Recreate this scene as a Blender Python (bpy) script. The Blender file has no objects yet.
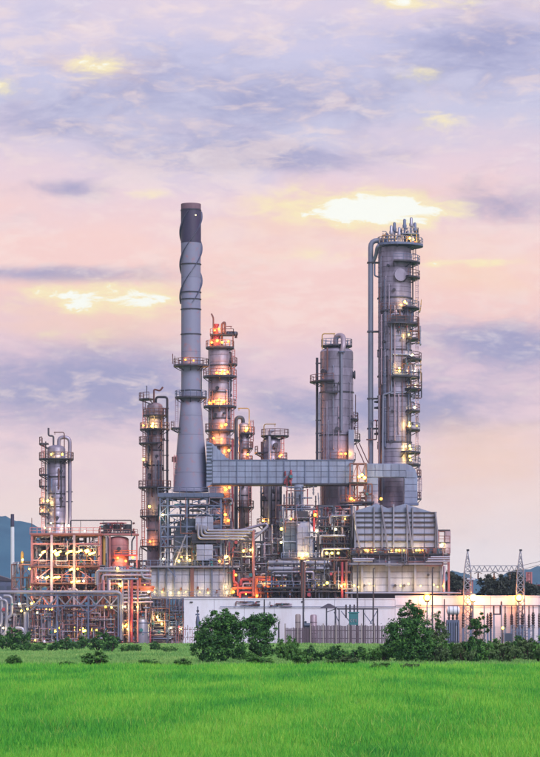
import bpy, math, random
import numpy as np
from mathutils import Vector

R = random.Random(7)
NR = np.random.default_rng(11)
F, D0, CAMZ, HOR = 2857.0, 500.0, 3.2, 625.0     # lens, metres to the plant front, eye height, horizon row

scn = bpy.context.scene
COL = scn.collection

# ------------------------------------------------------------------ camera
cam_d = bpy.data.cameras.new('camera')
cam = bpy.data.objects.new('camera', cam_d)
COL.objects.link(cam)
cam.location = (0, -D0, CAMZ)
cam.rotation_euler = (math.radians(90), 0, 0)
cam_d.sensor_fit = 'VERTICAL'
cam_d.sensor_height = 36
cam_d.lens = F / 757 * 36
cam_d.shift_y = (HOR - 378.5) / 757
cam_d.clip_start = 0.5
cam_d.clip_end = 12000
scn.camera = cam
scn.view_settings.view_transform = 'Standard'
scn.view_settings.look = 'None'
scn.view_settings.exposure = 1.0
scn.view_settings.gamma = 1.0
scn.cycles.use_denoising = True
scn.cycles.max_bounces = 6
scn.cycles.diffuse_bounces = 3
scn.cycles.glossy_bounces = 2
scn.cycles.transmission_bounces = 3
scn.cycles.volume_bounces = 0
scn.cycles.sample_clamp_indirect = 4
scn.cycles.sample_clamp_direct = 0

SUN_EL, SUN_AZ = 38.0, 150.0     # degrees; azimuth clockwise from +Y (150 = behind the camera, to its right)

# ------------------------------------------------------------------ sky (world)
wd = bpy.data.worlds.new('World')
scn.world = wd
wd.use_nodes = True
wt = wd.node_tree
wt.nodes.clear()
def WN(t, **k):
    n = wt.nodes.new(t)
    for a, b in k.items():
        setattr(n, a, b)
    return n
def wmath(op, a, b=None, clamp=False):
    n = WN('ShaderNodeMath', operation=op, use_clamp=clamp)
    for i, v in enumerate((a, b)):
        if v is None: continue
        if isinstance(v, (int, float)): n.inputs[i].default_value = v
        else: wt.links.new(v, n.inputs[i])
    return n.outputs[0]
def wmix(fac, a, b, blend='MIX'):
    n = WN('ShaderNodeMix', data_type='RGBA', blend_type=blend)
    n.clamp_factor = True
    for sock, v in ((n.inputs[0], fac), (n.inputs[6], a), (n.inputs[7], b)):
        if isinstance(v, (int, float)): sock.default_value = v
        elif isinstance(v, tuple): sock.default_value = (*v, 1)
        else: wt.links.new(v, sock)
    return n.outputs[2]
def srgb(r, g, b):
    f = lambda c: (c / 255 / 12.92) if c / 255 <= 0.04045 else ((c / 255 + 0.055) / 1.055) ** 2.4
    return (f(r), f(g), f(b))
tc = WN('ShaderNodeTexCoord')
sep = WN('ShaderNodeSeparateXYZ')
wt.links.new(tc.outputs['Generated'], sep.inputs[0])
dx, dy, dz = sep.outputs
# streaky cloud noise on the direction itself
mp = WN('ShaderNodeMapping'); mp.inputs['Scale'].default_value = (1.6, 1.6, 4.4)
wt.links.new(tc.outputs['Generated'], mp.inputs[0])
def wnoise(scale, detail, rough, off=0.0, dist=0.0):
    m2 = WN('ShaderNodeMapping'); m2.inputs['Location'].default_value = (off, off * .7, off * 1.3)
    wt.links.new(mp.outputs[0], m2.inputs[0])
    n = WN('ShaderNodeTexNoise')
    n.inputs['Scale'].default_value = scale; n.inputs['Detail'].default_value = detail
    n.inputs['Roughness'].default_value = rough; n.inputs['Distortion'].default_value = dist
    wt.links.new(m2.outputs[0], n.inputs['Vector'])
    return n.outputs[0]
n_big = wnoise(7, 5, .55, 3.1, .3)
n_mid = wnoise(17, 6, .6, 8.2, .5)
n_fine = wnoise(45, 6, .62, 1.7, .4)
n_fine2 = wnoise(60, 7, .65, 5.3, .6)
# vertical colours of the cloud deck, by the sine of elevation
ramp = WN('ShaderNodeValToRGB')
stops = [(0.000, (255, 244, 246)), (0.08, (255, 238, 238)), (0.18, (255, 228, 222)), (0.30, (240, 210, 218)),
         (0.42, (232, 202, 214)), (0.52, (250, 208, 202)), (0.62, (252, 212, 206)), (0.72, (236, 210, 220)), (0.82, (206, 202, 226)),
         (0.92, (204, 200, 228)), (1.0, (226, 210, 226))]
cr = ramp.color_ramp
while len(cr.elements) < len(stops): cr.elements.new(0.5)
for e, (p, c) in zip(cr.elements, stops):
    e.position = p; e.color = (*srgb(*c), 1)
wob = wmath('MULTIPLY', wmath('SUBTRACT', n_big, .5), .34)
pos = wmath('ADD', wmath('DIVIDE', dz, .216), wob, True)
wt.links.new(pos, ramp.inputs[0])
col = ramp.outputs[0]
def blob(px, py, sx, sy):
    """a soft patch in the cloud deck, by direction"""
    k = 1 / math.hypot(1, math.hypot((px - 270) / F, (HOR - py) / F))
    cx, cz = (px - 270) / F * k, (HOR - py) / F * k
    a = wmath('MULTIPLY', wmath('SUBTRACT', dx, cx), F / sx)
    b = wmath('MULTIPLY', wmath('SUBTRACT', dz, cz), F / sy)
    q = wmath('ADD', wmath('MULTIPLY', a, a), wmath('MULTIPLY', b, b))
    e = wmath('POWER', 2.71828, wmath('MULTIPLY', q, -1))
    return wmath('MULTIPLY', e, wmath('GREATER_THAN', dy, 0))
def addall(bl):
    t = bl[0]
    for b in bl[1:]: t = wmath('ADD', t, b)
    return t
def soft(v, lo, hi):
    n = WN('ShaderNodeMapRange'); n.interpolation_type = 'SMOOTHSTEP'
    n.inputs[1].default_value = lo; n.inputs[2].default_value = hi
    wt.links.new(v, n.inputs[0]); return n.outputs[0]
# lavender-blue clouds
dark = addall([blob(210, 105, 190, 55), wmath('MULTIPLY', blob(495, 345, 95, 28), 1.2), blob(500, 45, 90, 45), wmath('MULTIPLY', blob(500, 208, 75, 22), 1.1),
               wmath('MULTIPLY', blob(50, 274, 110, 9), 1.2), wmath('MULTIPLY', blob(80, 385, 170, 46), 1.45), wmath('MULTIPLY', blob(430, 405, 120, 30), 1.05), blob(60, 188, 50, 10),
               wmath('MULTIPLY', blob(300, 420, 90, 30), .6), wmath('MULTIPLY', blob(290, 160, 130, 14), .8), wmath('MULTIPLY', blob(20, 120, 60, 25), .5)])
dk = wmath('ADD', wmath('MULTIPLY', dark, .74), wmath('MULTIPLY', wmath('SUBTRACT', n_mid, .5), 1.5))
dk = soft(wmath('ADD', dk, wmath('MULTIPLY', wmath('SUBTRACT', n_fine, .5), .9)), .08, 1.0)
col = wmix(wmath('MULTIPLY', dk, .88), col, srgb(152, 153, 194))
# pale and pink veils between them
pk = soft(wmath('ADD', wmath('MULTIPLY', n_big, .45), wmath('MULTIPLY', n_fine, .55)), .48, .62)
col = wmix(wmath('MULTIPLY', pk, .5), col, srgb(255, 230, 222))
wh = soft(wmath('ADD', wmath('MULTIPLY', n_mid, .55), wmath('MULTIPLY', n_fine2, .45)), .53, .68)
col = wmix(wmath('MULTIPLY', wh, .35), col, srgb(255, 240, 238))
# peach light round the gaps
pe = addall([wmath('MULTIPLY', blob(350, 222, 170, 42), .8), wmath('MULTIPLY', blob(90, 312, 150, 36), .9), wmath('MULTIPLY', blob(490, 455, 110, 50), .7), wmath('MULTIPLY', blob(490, 275, 90, 24), .7), wmath('MULTIPLY', blob(95, 66, 70, 26), .4)])
pe = soft(wmath('ADD', pe, wmath('MULTIPLY', wmath('SUBTRACT', n_mid, .5), 1.4)), .15, 1.0)
col = wmix(wmath('MULTIPLY', pe, .6), col, srgb(255, 212, 184))
# glowing gaps
glow = addall([blob(352, 207, 100, 21), wmath('MULTIPLY', blob(412, 214, 55, 13), .8), wmath('MULTIPLY', blob(105, 299, 100, 16), 1.0), wmath('MULTIPLY', blob(60, 335, 60, 8), .5),
               wmath('MULTIPLY', blob(98, 66, 32, 14), .8), wmath('MULTIPLY', blob(442, 121, 34, 14), .6), wmath('MULTIPLY', blob(418, 76, 30, 12), .5), wmath('MULTIPLY', blob(470, 263, 75, 5), .7),
               wmath('MULTIPLY', blob(420, 2, 70, 10), .7), wmath('MULTIPLY', blob(2, 88, 22, 10), .7), wmath('MULTIPLY', blob(330, 255, 60, 9), .45), wmath('MULTIPLY', blob(150, 195, 40, 7), .5)])
gl = wmath('ADD', glow, wmath('MULTIPLY', wmath('SUBTRACT', wmath('ADD', wmath('MULTIPLY', n_fine, .6), wmath('MULTIPLY', n_mid, .4)), .5), 3.4))
gl = wmath('MULTIPLY', soft(gl, .15, 1.15), soft(glow, .03, .5))
col = wmix(gl, col, srgb(255, 240, 188))
col = wmix(soft(gl, .80, 1.0), col, srgb(255, 255, 246))
sky = WN('ShaderNodeTexSky'); sky.sky_type = 'NISHITA'; sky.sun_disc = False
sky.sun_elevation = math.radians(SUN_EL); sky.sun_rotation = math.radians(SUN_AZ)
skyv = WN('ShaderNodeVectorMath', operation='SCALE'); skyv.inputs['Scale'].default_value = 0.06
wt.links.new(sky.outputs[0], skyv.inputs[0])
half = WN('ShaderNodeVectorMath', operation='SCALE'); half.inputs['Scale'].default_value = 0.52   # halved: the exposure is +1
wt.links.new(col, half.inputs[0])
full = wmix(.05, half.outputs[0], skyv.outputs[0])
bg = WN('ShaderNodeBackground'); bg.inputs[1].default_value = 1.0
wt.links.new(full, bg.inputs[0])
wo = WN('ShaderNodeOutputWorld'); wt.links.new(bg.outputs[0], wo.inputs[0])
wd.cycles.sampling_method = 'MANUAL'; wd.cycles.sample_map_resolution = 512

# ------------------------------------------------------------------ sun
sd = bpy.data.lights.new('sun', 'SUN')
sd.energy = 1.9; sd.angle = math.radians(30); sd.color = (1.0, .965, .94)
so = bpy.data.objects.new('sun', sd); COL.objects.link(so)
_e, _a = math.radians(SUN_EL), math.radians(SUN_AZ)
_dir = Vector((math.sin(_a) * math.cos(_e), math.cos(_a) * math.cos(_e), math.sin(_e)))
so.rotation_euler = _dir.to_track_quat('Z', 'Y').to_euler()
so.location = _dir * 400

# ------------------------------------------------------------------ materials
def nmat(name):
    m = bpy.data.materials.new(name); m.use_nodes = True
    nt = m.node_tree
    return m, nt, nt.nodes['Principled BSDF']
def surf(name, base, rough=.55, metal=0.0, var=.18, dirt=None, dirt_amt=.35, scale=.6, bump=.15, streak=True, lo=.45, hi=.75):
    """painted / bare surface: base colour, per-object tone change, blotchy wear with runs down the face"""
    m, nt, b = nmat(name)
    N, L = nt.nodes, nt.links
    oi = N.new('ShaderNodeObjectInfo'); geo = N.new('ShaderNodeNewGeometry')
    mapp = N.new('ShaderNodeMapping')
    mapp.inputs['Scale'].default_value = (1, 1, .22 if streak else 1)
    L.new(geo.outputs['Position'], mapp.inputs[0])
    no = N.new('ShaderNodeTexNoise'); no.inputs['Scale'].default_value = scale; no.inputs['Detail'].default_value = 8
    no.inputs['Roughness'].default_value = .7
    L.new(mapp.outputs[0], no.inputs['Vector'])
    dc = dirt or tuple(c * .45 for c in base)
    mr = N.new('ShaderNodeMapRange'); mr.inputs[1].default_value = lo; mr.inputs[2].default_value = hi
    mr.inputs[4].default_value = dirt_amt
    L.new(no.outputs[0], mr.inputs[0])
    mx = N.new('ShaderNodeMix'); mx.data_type = 'RGBA'
    mx.inputs[6].default_value = (*base, 1); mx.inputs[7].default_value = (*dc, 1)
    L.new(mr.outputs[0], mx.inputs[0])
    hs = N.new('ShaderNodeHueSaturation')
    ml = N.new('ShaderNodeMath'); ml.operation = 'MULTIPLY_ADD'
    ml.inputs[1].default_value = var * 2; ml.inputs[2].default_value = 1 - var
    L.new(oi.outputs['Random'], ml.inputs[0]); L.new(ml.outputs[0], hs.inputs['Value'])
    L.new(mx.outputs[2], hs.inputs['Color']); L.new(hs.outputs[0], b.inputs['Base Color'])
    rr = N.new('ShaderNodeMapRange'); rr.inputs[3].default_value = max(.1, rough - .15); rr.inputs[4].default_value = min(1, rough + .2)
    L.new(no.outputs[0], rr.inputs[0]); L.new(rr.outputs[0], b.inputs['Roughness'])
    b.inputs['Metallic'].default_value = metal
    if bump:
        bp = N.new('ShaderNodeBump'); bp.inputs['Strength'].default_value = bump; bp.inputs['Distance'].default_value = .05
        n2 = N.new('ShaderNodeTexNoise'); n2.inputs['Scale'].default_value = 3; n2.inputs['Detail'].default_value = 6
        L.new(geo.outputs['Position'], n2.inputs['Vector'])
        L.new(n2.outputs[0], bp.inputs['Height']); L.new(bp.outputs[0], b.inputs['Normal'])
    return m
def glowmat(name, colr, power):
    m, nt, b = nmat(name)
    b.inputs['Base Color'].default_value = (*colr, 1)
    b.inputs['Emission Color'].default_value = (*colr, 1)
    b.inputs['Emission Strength'].default_value = power
    m.cycles.emission_sampling = 'NONE'
    return m
RUST = (.12, .05, .055)
MT = dict(
    clad=surf('clad', (.21, .195, .30), .40, .35, .17, (.06, .042, .08), .8, 1.0),
    clad2=surf('clad_pink', (.245, .205, .29), .45, .25, .17, (.10, .05, .07), .8, 1.0),
    clad3=surf('clad_blue', (.17, .19, .30), .42, .35, .10, (.08, .08, .13), .6, .5),
    panel=surf('panel', (.18, .22, .365), .48, .15, .09, (.09, .09, .16), .7, .9),
    panelw=surf('panel_pale', (.25, .275, .42), .48, .1, .13, (.13, .10, .14), .7, .9),
    paneld=surf('panel_dark', (.045, .065, .12), .5, .1, .2, None, .5, .8),
    stack=surf('stack', (.155, .165, .285), .6, .0, .06, (.25, .125, .175), .85, .9, streak=False, lo=.54, hi=.68),
    stackd=surf('stack_dark', (.020, .016, .060), .55, 0, .05, (.06, .03, .09), .5, .5),
    stackp=surf('stack_tip', (.13, .075, .12), .7, 0, .05, (.08, .04, .07), .6, .8),
    strake=surf('strake', (.06, .065, .13), .55, 0, .05, None, .4, .8),
    steel=surf('steel', (.085, .115, .225), .5, .2, .25, (.08, .055, .08), .45, .9),
    steeld=surf('steel_dark', (.028, .030, .055), .5, .2, .3, (.06, .025, .03), .4, .9),
    pink=surf('primer_steel', (.31, .12, .145), .55, 0, .25, (.11, .04, .06), .5, .9),
    lilac=surf('lilac_steel', (.29, .225, .32), .5, .1, .25, (.14, .07, .10), .45, .9),
    red=surf('red_paint', (.24, .035, .06), .45, 0, .25, (.14, .01, .02), .45, .9),
    orange=surf('orange_paint', (.40, .095, .05), .45, 0, .15, (.25, .04, .02), .4, .9),
    rust=surf('rust_steel', RUST, .7, 0, .3, (.04, .018, .025), .5, .9),
    galv=surf('galv_pipe', (.22, .23, .33), .36, .4, .18, (.14, .115, .16), .5, .8),
    white=surf('white_paint', (.50, .52, .66), .6, 0, .04, (.36, .32, .37), .55, .5),
    gold=surf('gold_paint', (.34, .20, .05), .45, 0, .15, None, .4, .9),
    teal=surf('teal_paint', (.015, .12, .16), .5, 0, .1, None, .4, .9),
    yellow=surf('yellow_paint', (.75, .42, .04), .5, 0, .05, None, .2, .9),
    black=surf('black_paint', (.012, .012, .018), .5, 0, .1, None, .2, .9),
    concrete=surf('concrete', (.22, .19, .22), .85, 0, .12, (.11, .09, .10), .5, .5),
    fencep=surf('fence_board', (.085, .06, .095), .8, 0, .25, (.07, .04, .055), .5, .8),
    bark=surf('bark', (.05, .036, .03), .9, 0, .2, None, .5, 3),
    porc=surf('porcelain', (.035, .018, .025), .25, 0, .2, None, .3, 1),
)
# lamps
GLY = glowmat('lamp_yellow', (1, .76, .15), 1.1)
GLO = glowmat('lamp_orange', (1, .42, .06), 1.15)
GLW = glowmat('lamp_white', (1, .87, .45), 1.1)
GLF = glowmat('floodlight_glare', (1, .36, .05), 1.0)  # orange glare around the floodlights, not a lamp part
GLC = glowmat('floodlight_core', (1, .75, .3), 4)

# ------------------------------------------------------------------ builders
def sc(Y): return F / (D0 + Y)
def ground_row(Y): return HOR + CAMZ * sc(Y)
def world(Y, px, d, py):
    k = sc(Y)
    return Vector(((px - 270) / k, Y + d / k, CAMZ + (HOR - py) / k))

class MB:
    """collects geometry in units of one photo pixel at depth Y: (across, back, row); three axes alike"""
    def __init__(s, Y): s.Y = Y; s.v = []; s.f = []; s.k = sc(Y)
    def quadbox(s, c8):
        o = len(s.v); s.v += c8
        s.f += [tuple(o + i for i in q) for q in ((0,1,2,3),(7,6,5,4),(0,4,5,1),(1,5,6,2),(2,6,7,3),(3,7,4,0))]
    def box(s, x0, x1, d0, d1, y0, y1):
        x0, x1 = min(x0, x1), max(x0, x1); d0, d1 = min(d0, d1), max(d0, d1); lo, hi = -max(y0, y1), -min(y0, y1)
        s.quadbox([(x0,d0,lo),(x0,d1,lo),(x1,d1,lo),(x1,d0,lo),(x0,d0,hi),(x0,d1,hi),(x1,d1,hi),(x1,d0,hi)])
        return s
    def bar(s, p, q, w, h=None):
        h = h or w
        a, b = Vector((p[0], p[1], -p[2])), Vector((q[0], q[1], -q[2]))
        t = b - a
        if t.length < 1e-6: return s
        t.normalize()
        up = Vector((0, 0, 1)) if abs(t.z) < .95 else Vector((0, 1, 0))
        u = t.cross(up).normalized(); n = u.cross(t).normalized()
        u *= w / 2; n *= h / 2
        s.quadbox([tuple(x) for x in (a-u-n, a-u+n, a+u+n, a+u-n, b-u-n, b-u+n, b+u+n, b+u-n)])
        return s
    def tube(s, pts, r, n=8, fillet=None, rads=None, cap=True):
        P = [Vector((p[0], p[1], -p[2])) for p in pts]
        if fillet is None: fillet = 2.2 * r
        if fillet and len(P) > 2 and rads is None:
            Q = [P[0]]
            for i in range(1, len(P) - 1):
                a, b, c = P[i-1], P[i], P[i+1]
                la, lc = (a-b).length, (c-b).length
                if la < 1e-5 or lc < 1e-5: continue
                fl = min(fillet, la * .48, lc * .48)
                p0, p1 = b + (a-b) / la * fl, b + (c-b) / lc * fl
                for j in range(5):
                    t = j / 4
                    Q.append(p0 * (1-t)**2 + b * 2*t*(1-t) + p1 * t*t)
            Q.append(P[-1]); P = Q
        o = len(s.v); m = len(P)
        prev = None
        for i in range(m):
            t = (P[min(i+1, m-1)] - P[max(i-1, 0)])
            t = t.normalized() if t.length > 1e-9 else Vector((0, 0, 1))
            if prev is None:
                up = Vector((0, 0, 1)) if abs(t.z) < .9 else Vector((0, 1, 0))
                u = t.cross(up).normalized()
            else:
                u = (prev - t * prev.dot(t)).normalized()
            prev = u; w = t.cross(u)
            rr = rads[i] if rads else r
            for j in range(n):
                a = 2 * math.pi * j / n
                s.v.append(tuple(P[i] + u * (rr * math.cos(a)) + w * (rr * math.sin(a))))
        for i in range(m - 1):
            for j in range(n):
                a, b = o + i*n + j, o + i*n + (j+1) % n
                s.f.append((a, b, b + n, a + n))
        if cap:
            s.f.append(tuple(o + j for j in range(n-1, -1, -1)))
            s.f.append(tuple(o + (m-1)*n + j for j in range(n)))
        return s
    def lathe(s, cx, cd, prof, n=28, cap=True):
        o = len(s.v)
        for r, y in prof:
            for j in range(n):
                a = 2 * math.pi * j / n
                s.v.append((cx + r * math.cos(a), cd + r * math.sin(a), -y))
        for i in range(len(prof) - 1):
            for j in range(n):
                a, b = o + i*n + j, o + i*n + (j+1) % n
                s.f.append((a, b, b + n, a + n))
        if cap:
            s.f.append(tuple(o + j for j in range(n-1, -1, -1)))
            s.f.append(tuple(o + (len(prof)-1)*n + j for j in range(n)))
        return s
    def sector(s, cx, cd, ri, ro, a0, a1, y, th, n=None):
        n = n or max(3, int(abs(a1 - a0) / 15)); o = len(s.v)
        for i in range(n + 1):
            a = math.radians(a0 + (a1 - a0) * i / n); c, q = math.cos(a), math.sin(a)
            for r, yy in ((ri, y), (ro, y), (ro, y + th), (ri, y + th)):
                s.v.append((cx + r*c, cd + r*q, -yy))
        for i in range(n):
            for j in range(4):
                a, b = o + i*4 + j, o + i*4 + (j+1) % 4
                s.f.append((a, a + 4, b + 4, b))
        s.f.append((o, o+1, o+2, o+3)); e = o + n*4; s.f.append((e+3, e+2, e+1, e))
        return s
    def poly(s, pts, d0, d1):
        """a prism: outline in (across, row), from depth d0 to d1"""
        o = len(s.v); n = len(pts)
        s.v += [(p[0], d0, -p[1]) for p in pts] + [(p[0], d1, -p[1]) for p in pts]
        s.f.append(tuple(range(o, o + n))); s.f.append(tuple(range(o + 2*n - 1, o + n - 1, -1)))
        for i in range(n):
            j = (i + 1) % n
            s.f.append((o + i, o + n + i, o + n + j, o + j))
        return s
    def ball(s, c, r, n=8):
        prof = [(r * math.sin(math.pi * (i + .02) / 6.04), c[2] - r * math.cos(math.pi * (i + .02) / 6.04)) for i in range(7)]
        return s.lathe(c[0], c[1], prof, n)
    def build(s, name, mat, parent=None, smooth=False):
        k = s.k
        org = Vector((0, 0, 0))
        if parent is not None:
            r = parent
            while r.parent: r = r.parent
            org = Vector(r.location)
        v = np.array(s.v, dtype=float)
        w = np.empty_like(v)
        w[:, 0] = (v[:, 0] - 270) / k - org.x
        w[:, 1] = s.Y + v[:, 1] / k - org.y
        w[:, 2] = CAMZ + (HOR + v[:, 2]) / k - org.z
        me = bpy.data.meshes.new(name)
        me.from_pydata(w.tolist(), [], s.f)
        me.materials.append(MT[mat] if isinstance(mat, str) else mat)
        o = bpy.data.objects.new(name, me)
        COL.objects.link(o)
        if parent is not None: o.parent = parent
        if smooth:
            me.shade_smooth()
            try: me.set_sharp_from_angle(angle=math.radians(42))
            except Exception: pass
        else:
            pass
        return o

def tag(o, label, cat, group=None):
    o['label'] = label; o['category'] = cat
    if group: o['group'] = group
    return o
def thing(name, label, cat, Y, px, py=None, group=None):
    o = bpy.data.objects.new(name, None)
    COL.objects.link(o)
    o.empty_display_size = .5
    o.location = world(Y, px, 0, ground_row(Y) if py is None else py)
    return tag(o, label, cat, group)
def structure(o):
    o['kind'] = 'structure'; return o
def bm_beam(root, Y, name, p, q, w, mat, h=None):
    return MB(Y).bar(p, q, w, h).build(name, mat, root)
def pipe(root, Y, pts, r, mat='galv', name='pipe', fillet=None, n=10):
    return MB(Y).tube(pts, r, n, fillet).build(name, mat, root, True)
POW = 1.2
def lamp(root, Y, px, d, py, kind='y', power=120, r=1.25, light=True, tilt=None):
    mat, c = {'y': (GLY, (1, .66, .17)), 'o': (GLO, (1, .34, .06)), 'w': (GLW, (1, .80, .42))}[kind]
    m = MB(Y); r *= R.uniform(.75, 1.25); power *= R.uniform(.5, 1.5)
    if tilt is None: m.ball((px, d, py), r)
    else: m.tube([(px - 1.9, d, py + 1.9 * tilt), (px + 1.9, d, py - 1.9 * tilt)], r * .8, 8, 0)
    o = m.build('lamp', mat, root, True)
    if light:
        l = bpy.data.lights.new('lamp_light', 'POINT'); l.energy = power * POW; l.color = c
        l.shadow_soft_size = .3
        lo = bpy.data.objects.new('lamp_light', l); COL.objects.link(lo)
        lo.location = world(Y, px, d - 2.2, py) - Vector(root.location)
        lo.parent = root
    return o
_panels = {}
def panel(root, Y, x, y, w, h, d, mat, t=1.2, name='panel', gap=.16):
    """one sheet panel: chamfered, its own object, mesh shared between panels of one size"""
    k = sc(Y); key = (round(w, 2), round(h, 2), round(t, 2), mat, round(k, 4), gap)
    me = _panels.get(key)
    if me is None:
        W, H, T, b, g = w / k, h / k, t / k, .14 / k, gap / k
        v = [(g, T, g), (W-g, T, g), (W-g, T, H-g), (g, T, H-g), (g, b, g), (W-g, b, g), (W-g, b, H-g), (g, b, H-g),
             (g+b, 0, g+b), (W-g-b, 0, g+b), (W-g-b, 0, H-g-b), (g+b, 0, H-g-b)]
        f = []
        for o in (0, 4):
            for i in range(4):
                j = (i + 1) % 4; f.append((o+i, o+j, o+4+j, o+4+i))
        f.append((8, 9, 10, 11))
        me = bpy.data.meshes.new(name); me.from_pydata(v, [], f); me.materials.append(MT[mat]); _panels[key] = me
    o = bpy.data.objects.new(name, me); COL.objects.link(o)
    o.location = world(Y, x, d, y + h) - Vector(root.location); o.parent = root
    o.rotation_euler = (R.uniform(-.014, .014), R.uniform(-.004, .004), R.uniform(-.014, .014))     # sheets never sit quite flat
    return o
def panel_grid(root, Y, xs, ys, d, mat, t=1.2, skip=None, gap=.16):
    for i in range(len(xs) - 1):
        for j in range(len(ys) - 1):
            if skip and skip(i, j): continue
            panel(root, Y, xs[i], ys[j], xs[i+1] - xs[i], ys[j+1] - ys[j], d, mat, t, gap=gap)
def rail_bits(m, pts, h=6.0, r=.3):
    """posts and two rails along a path of deck-edge points"""
    m.tube([(p[0], p[1], p[2] - h) for p in pts], r, 5, 0)
    m.tube([(p[0], p[1], p[2] - h * .52) for p in pts], r * .8, 5, 0)
    for p in pts: m.bar(p, (p[0], p[1], p[2] - h), r * 2)
def platform(root, Y, cx, cd, ri, ro, a0, a1, y, mat='steeld', rmat='rust', th=1.3, rail=True):
    m = MB(Y).sector(cx, cd, ri, ro, a0, a1, y, th)
    n = max(2, int(abs(a1 - a0) / 45))
    for i in range(n + 1):
        a = math.radians(a0 + (a1 - a0) * i / n)
        c, q = math.cos(a), math.sin(a)
        m.bar((cx + ri*c, cd + ri*q, y + th + 4.2), (cx + (ro - .6)*c, cd + (ro - .6)*q, y + th + .2), .7)
    o = m.build('platform', mat, root)
    if rail:
        n = max(3, int(abs(a1 - a0) / 22))
        pts = [(cx + (ro-.4) * math.cos(math.radians(a0 + (a1-a0)*i/n)), cd + (ro-.4) * math.sin(math.radians(a0 + (a1-a0)*i/n)), y) for i in range(n + 1)]
        mm = MB(Y); rail_bits(mm, pts)
        mm.build('railing', rmat, o)
    return o
def deck(root, Y, x0, x1, d0, d1, y, mat='steel', rmat='steel', th=1.4, rail='f', h=6.0):
    o = MB(Y).box(x0, x1, d0, d1, y, y + th).build('deck', mat, root)
    if rail:
        mm = MB(Y)
        n = max(2, int((x1 - x0) / 7))
        if 'f' in rail: rail_bits(mm, [(x0 + .4 + (x1-x0-.8)*i/n, d0 + .4, y) for i in range(n + 1)], h)
        if 'r' in rail: rail_bits(mm, [(x1 - .4, d0 + .4, y), (x1 - .4, (d0+d1)/2, y), (x1 - .4, d1 - .4, y)], h)
        if 'l' in rail: rail_bits(mm, [(x0 + .4, d0 + .4, y), (x0 + .4, (d0+d1)/2, y), (x0 + .4, d1 - .4, y)], h)
        mm.build('railing', rmat, o)
    return o
def ladder(root, Y, x, d, y0, y1, mat='rust', w=2.4, cage=True, face='f'):
    m = MB(Y)
    ux, ud = (1, 0) if face == 'f' else (0, 1)
    for sgn in (-1, 1):
        m.bar((x + sgn*w/2*ux, d + sgn*w/2*ud, y0), (x + sgn*w/2*ux, d + sgn*w/2*ud, y1), .5)
    y = y0 + 1
    while y < y1:
        m.bar((x - w/2*ux, d - w/2*ud, y), (x + w/2*ux, d + w/2*ud, y), .32); y += 2.1
    if cage:
        y = y0 + 2
        while y < y1 - 6:
            m.tube([(x - w*.7, d, y), (x - w*.7, d - 3.2, y), (x + w*.7, d - 3.2, y), (x + w*.7, d, y)], .25, 4, 1.5); y += 6
        for xx in (-w*.7, w*.7): m.bar((x + xx, d - 3, y0 + 2), (x + xx, d - 3, y1 - 6), .3)
    return m.build('ladder', mat, root)
def steel_frame(root, Y, xs, ds, ys, w, mat, brace=None, pbot=None, bw=None, bmat=None):
    """posts, beams at each level, diagonal braces; every member its own object"""
    bot = pbot or ground_row(Y); bw = bw or w * .75
    for x in xs:
        for d in ds:
            bm_beam(root, Y, 'post', (x, d, ys[0]), (x, d, bot), w, mat)
    for y in ys:
        for d in ds:
            for a, b in zip(xs[:-1], xs[1:]):
                bm_beam(root, Y, 'beam', (a + w/2, d, y + bw/2), (b - w/2, d, y + bw/2), bw * .7, bmat or mat, bw)
        for x in xs:
            for a, b in zip(ds[:-1], ds[1:]):
                bm_beam(root, Y, 'beam', (x, a + w/2, y + bw/2), (x, b - w/2, y + bw/2), bw * .7, bmat or mat, bw)
    lv = list(ys) + [bot]
    if brace:
        for i, (a, b) in enumerate(zip(xs[:-1], xs[1:])):
            for j, (t, u) in enumerate(zip(lv[:-1], lv[1:])):
                k = brace(i, j)
                for d in ds[:1] if k != 'B' else ds:
                    if k in ('/', 'X', 'B'): bm_beam(root, Y, 'brace', (a + w/2, d, u - .5), (b - w/2, d, t + bw + .3), bw * .55, mat)
                    if k in ('\\', 'X'): bm_beam(root, Y, 'brace', (a + w/2, d + bw*.7, t + bw + .3), (b - w/2, d + bw*.7, u - .5), bw * .55, mat)
                    if k in ('^', 'V'):
                        mid = (a + b) / 2
                        yt, yb = (t + bw + .3, u - .5) if k == '^' else (u - .5, t + bw + .3)
                        bm_beam(root, Y, 'brace', (a + w/2, d, yb), (mid, d, yt), bw * .55, mat)
                        bm_beam(root, Y, 'brace', (b - w/2, d, yb), (mid, d, yt), bw * .55, mat)
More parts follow.
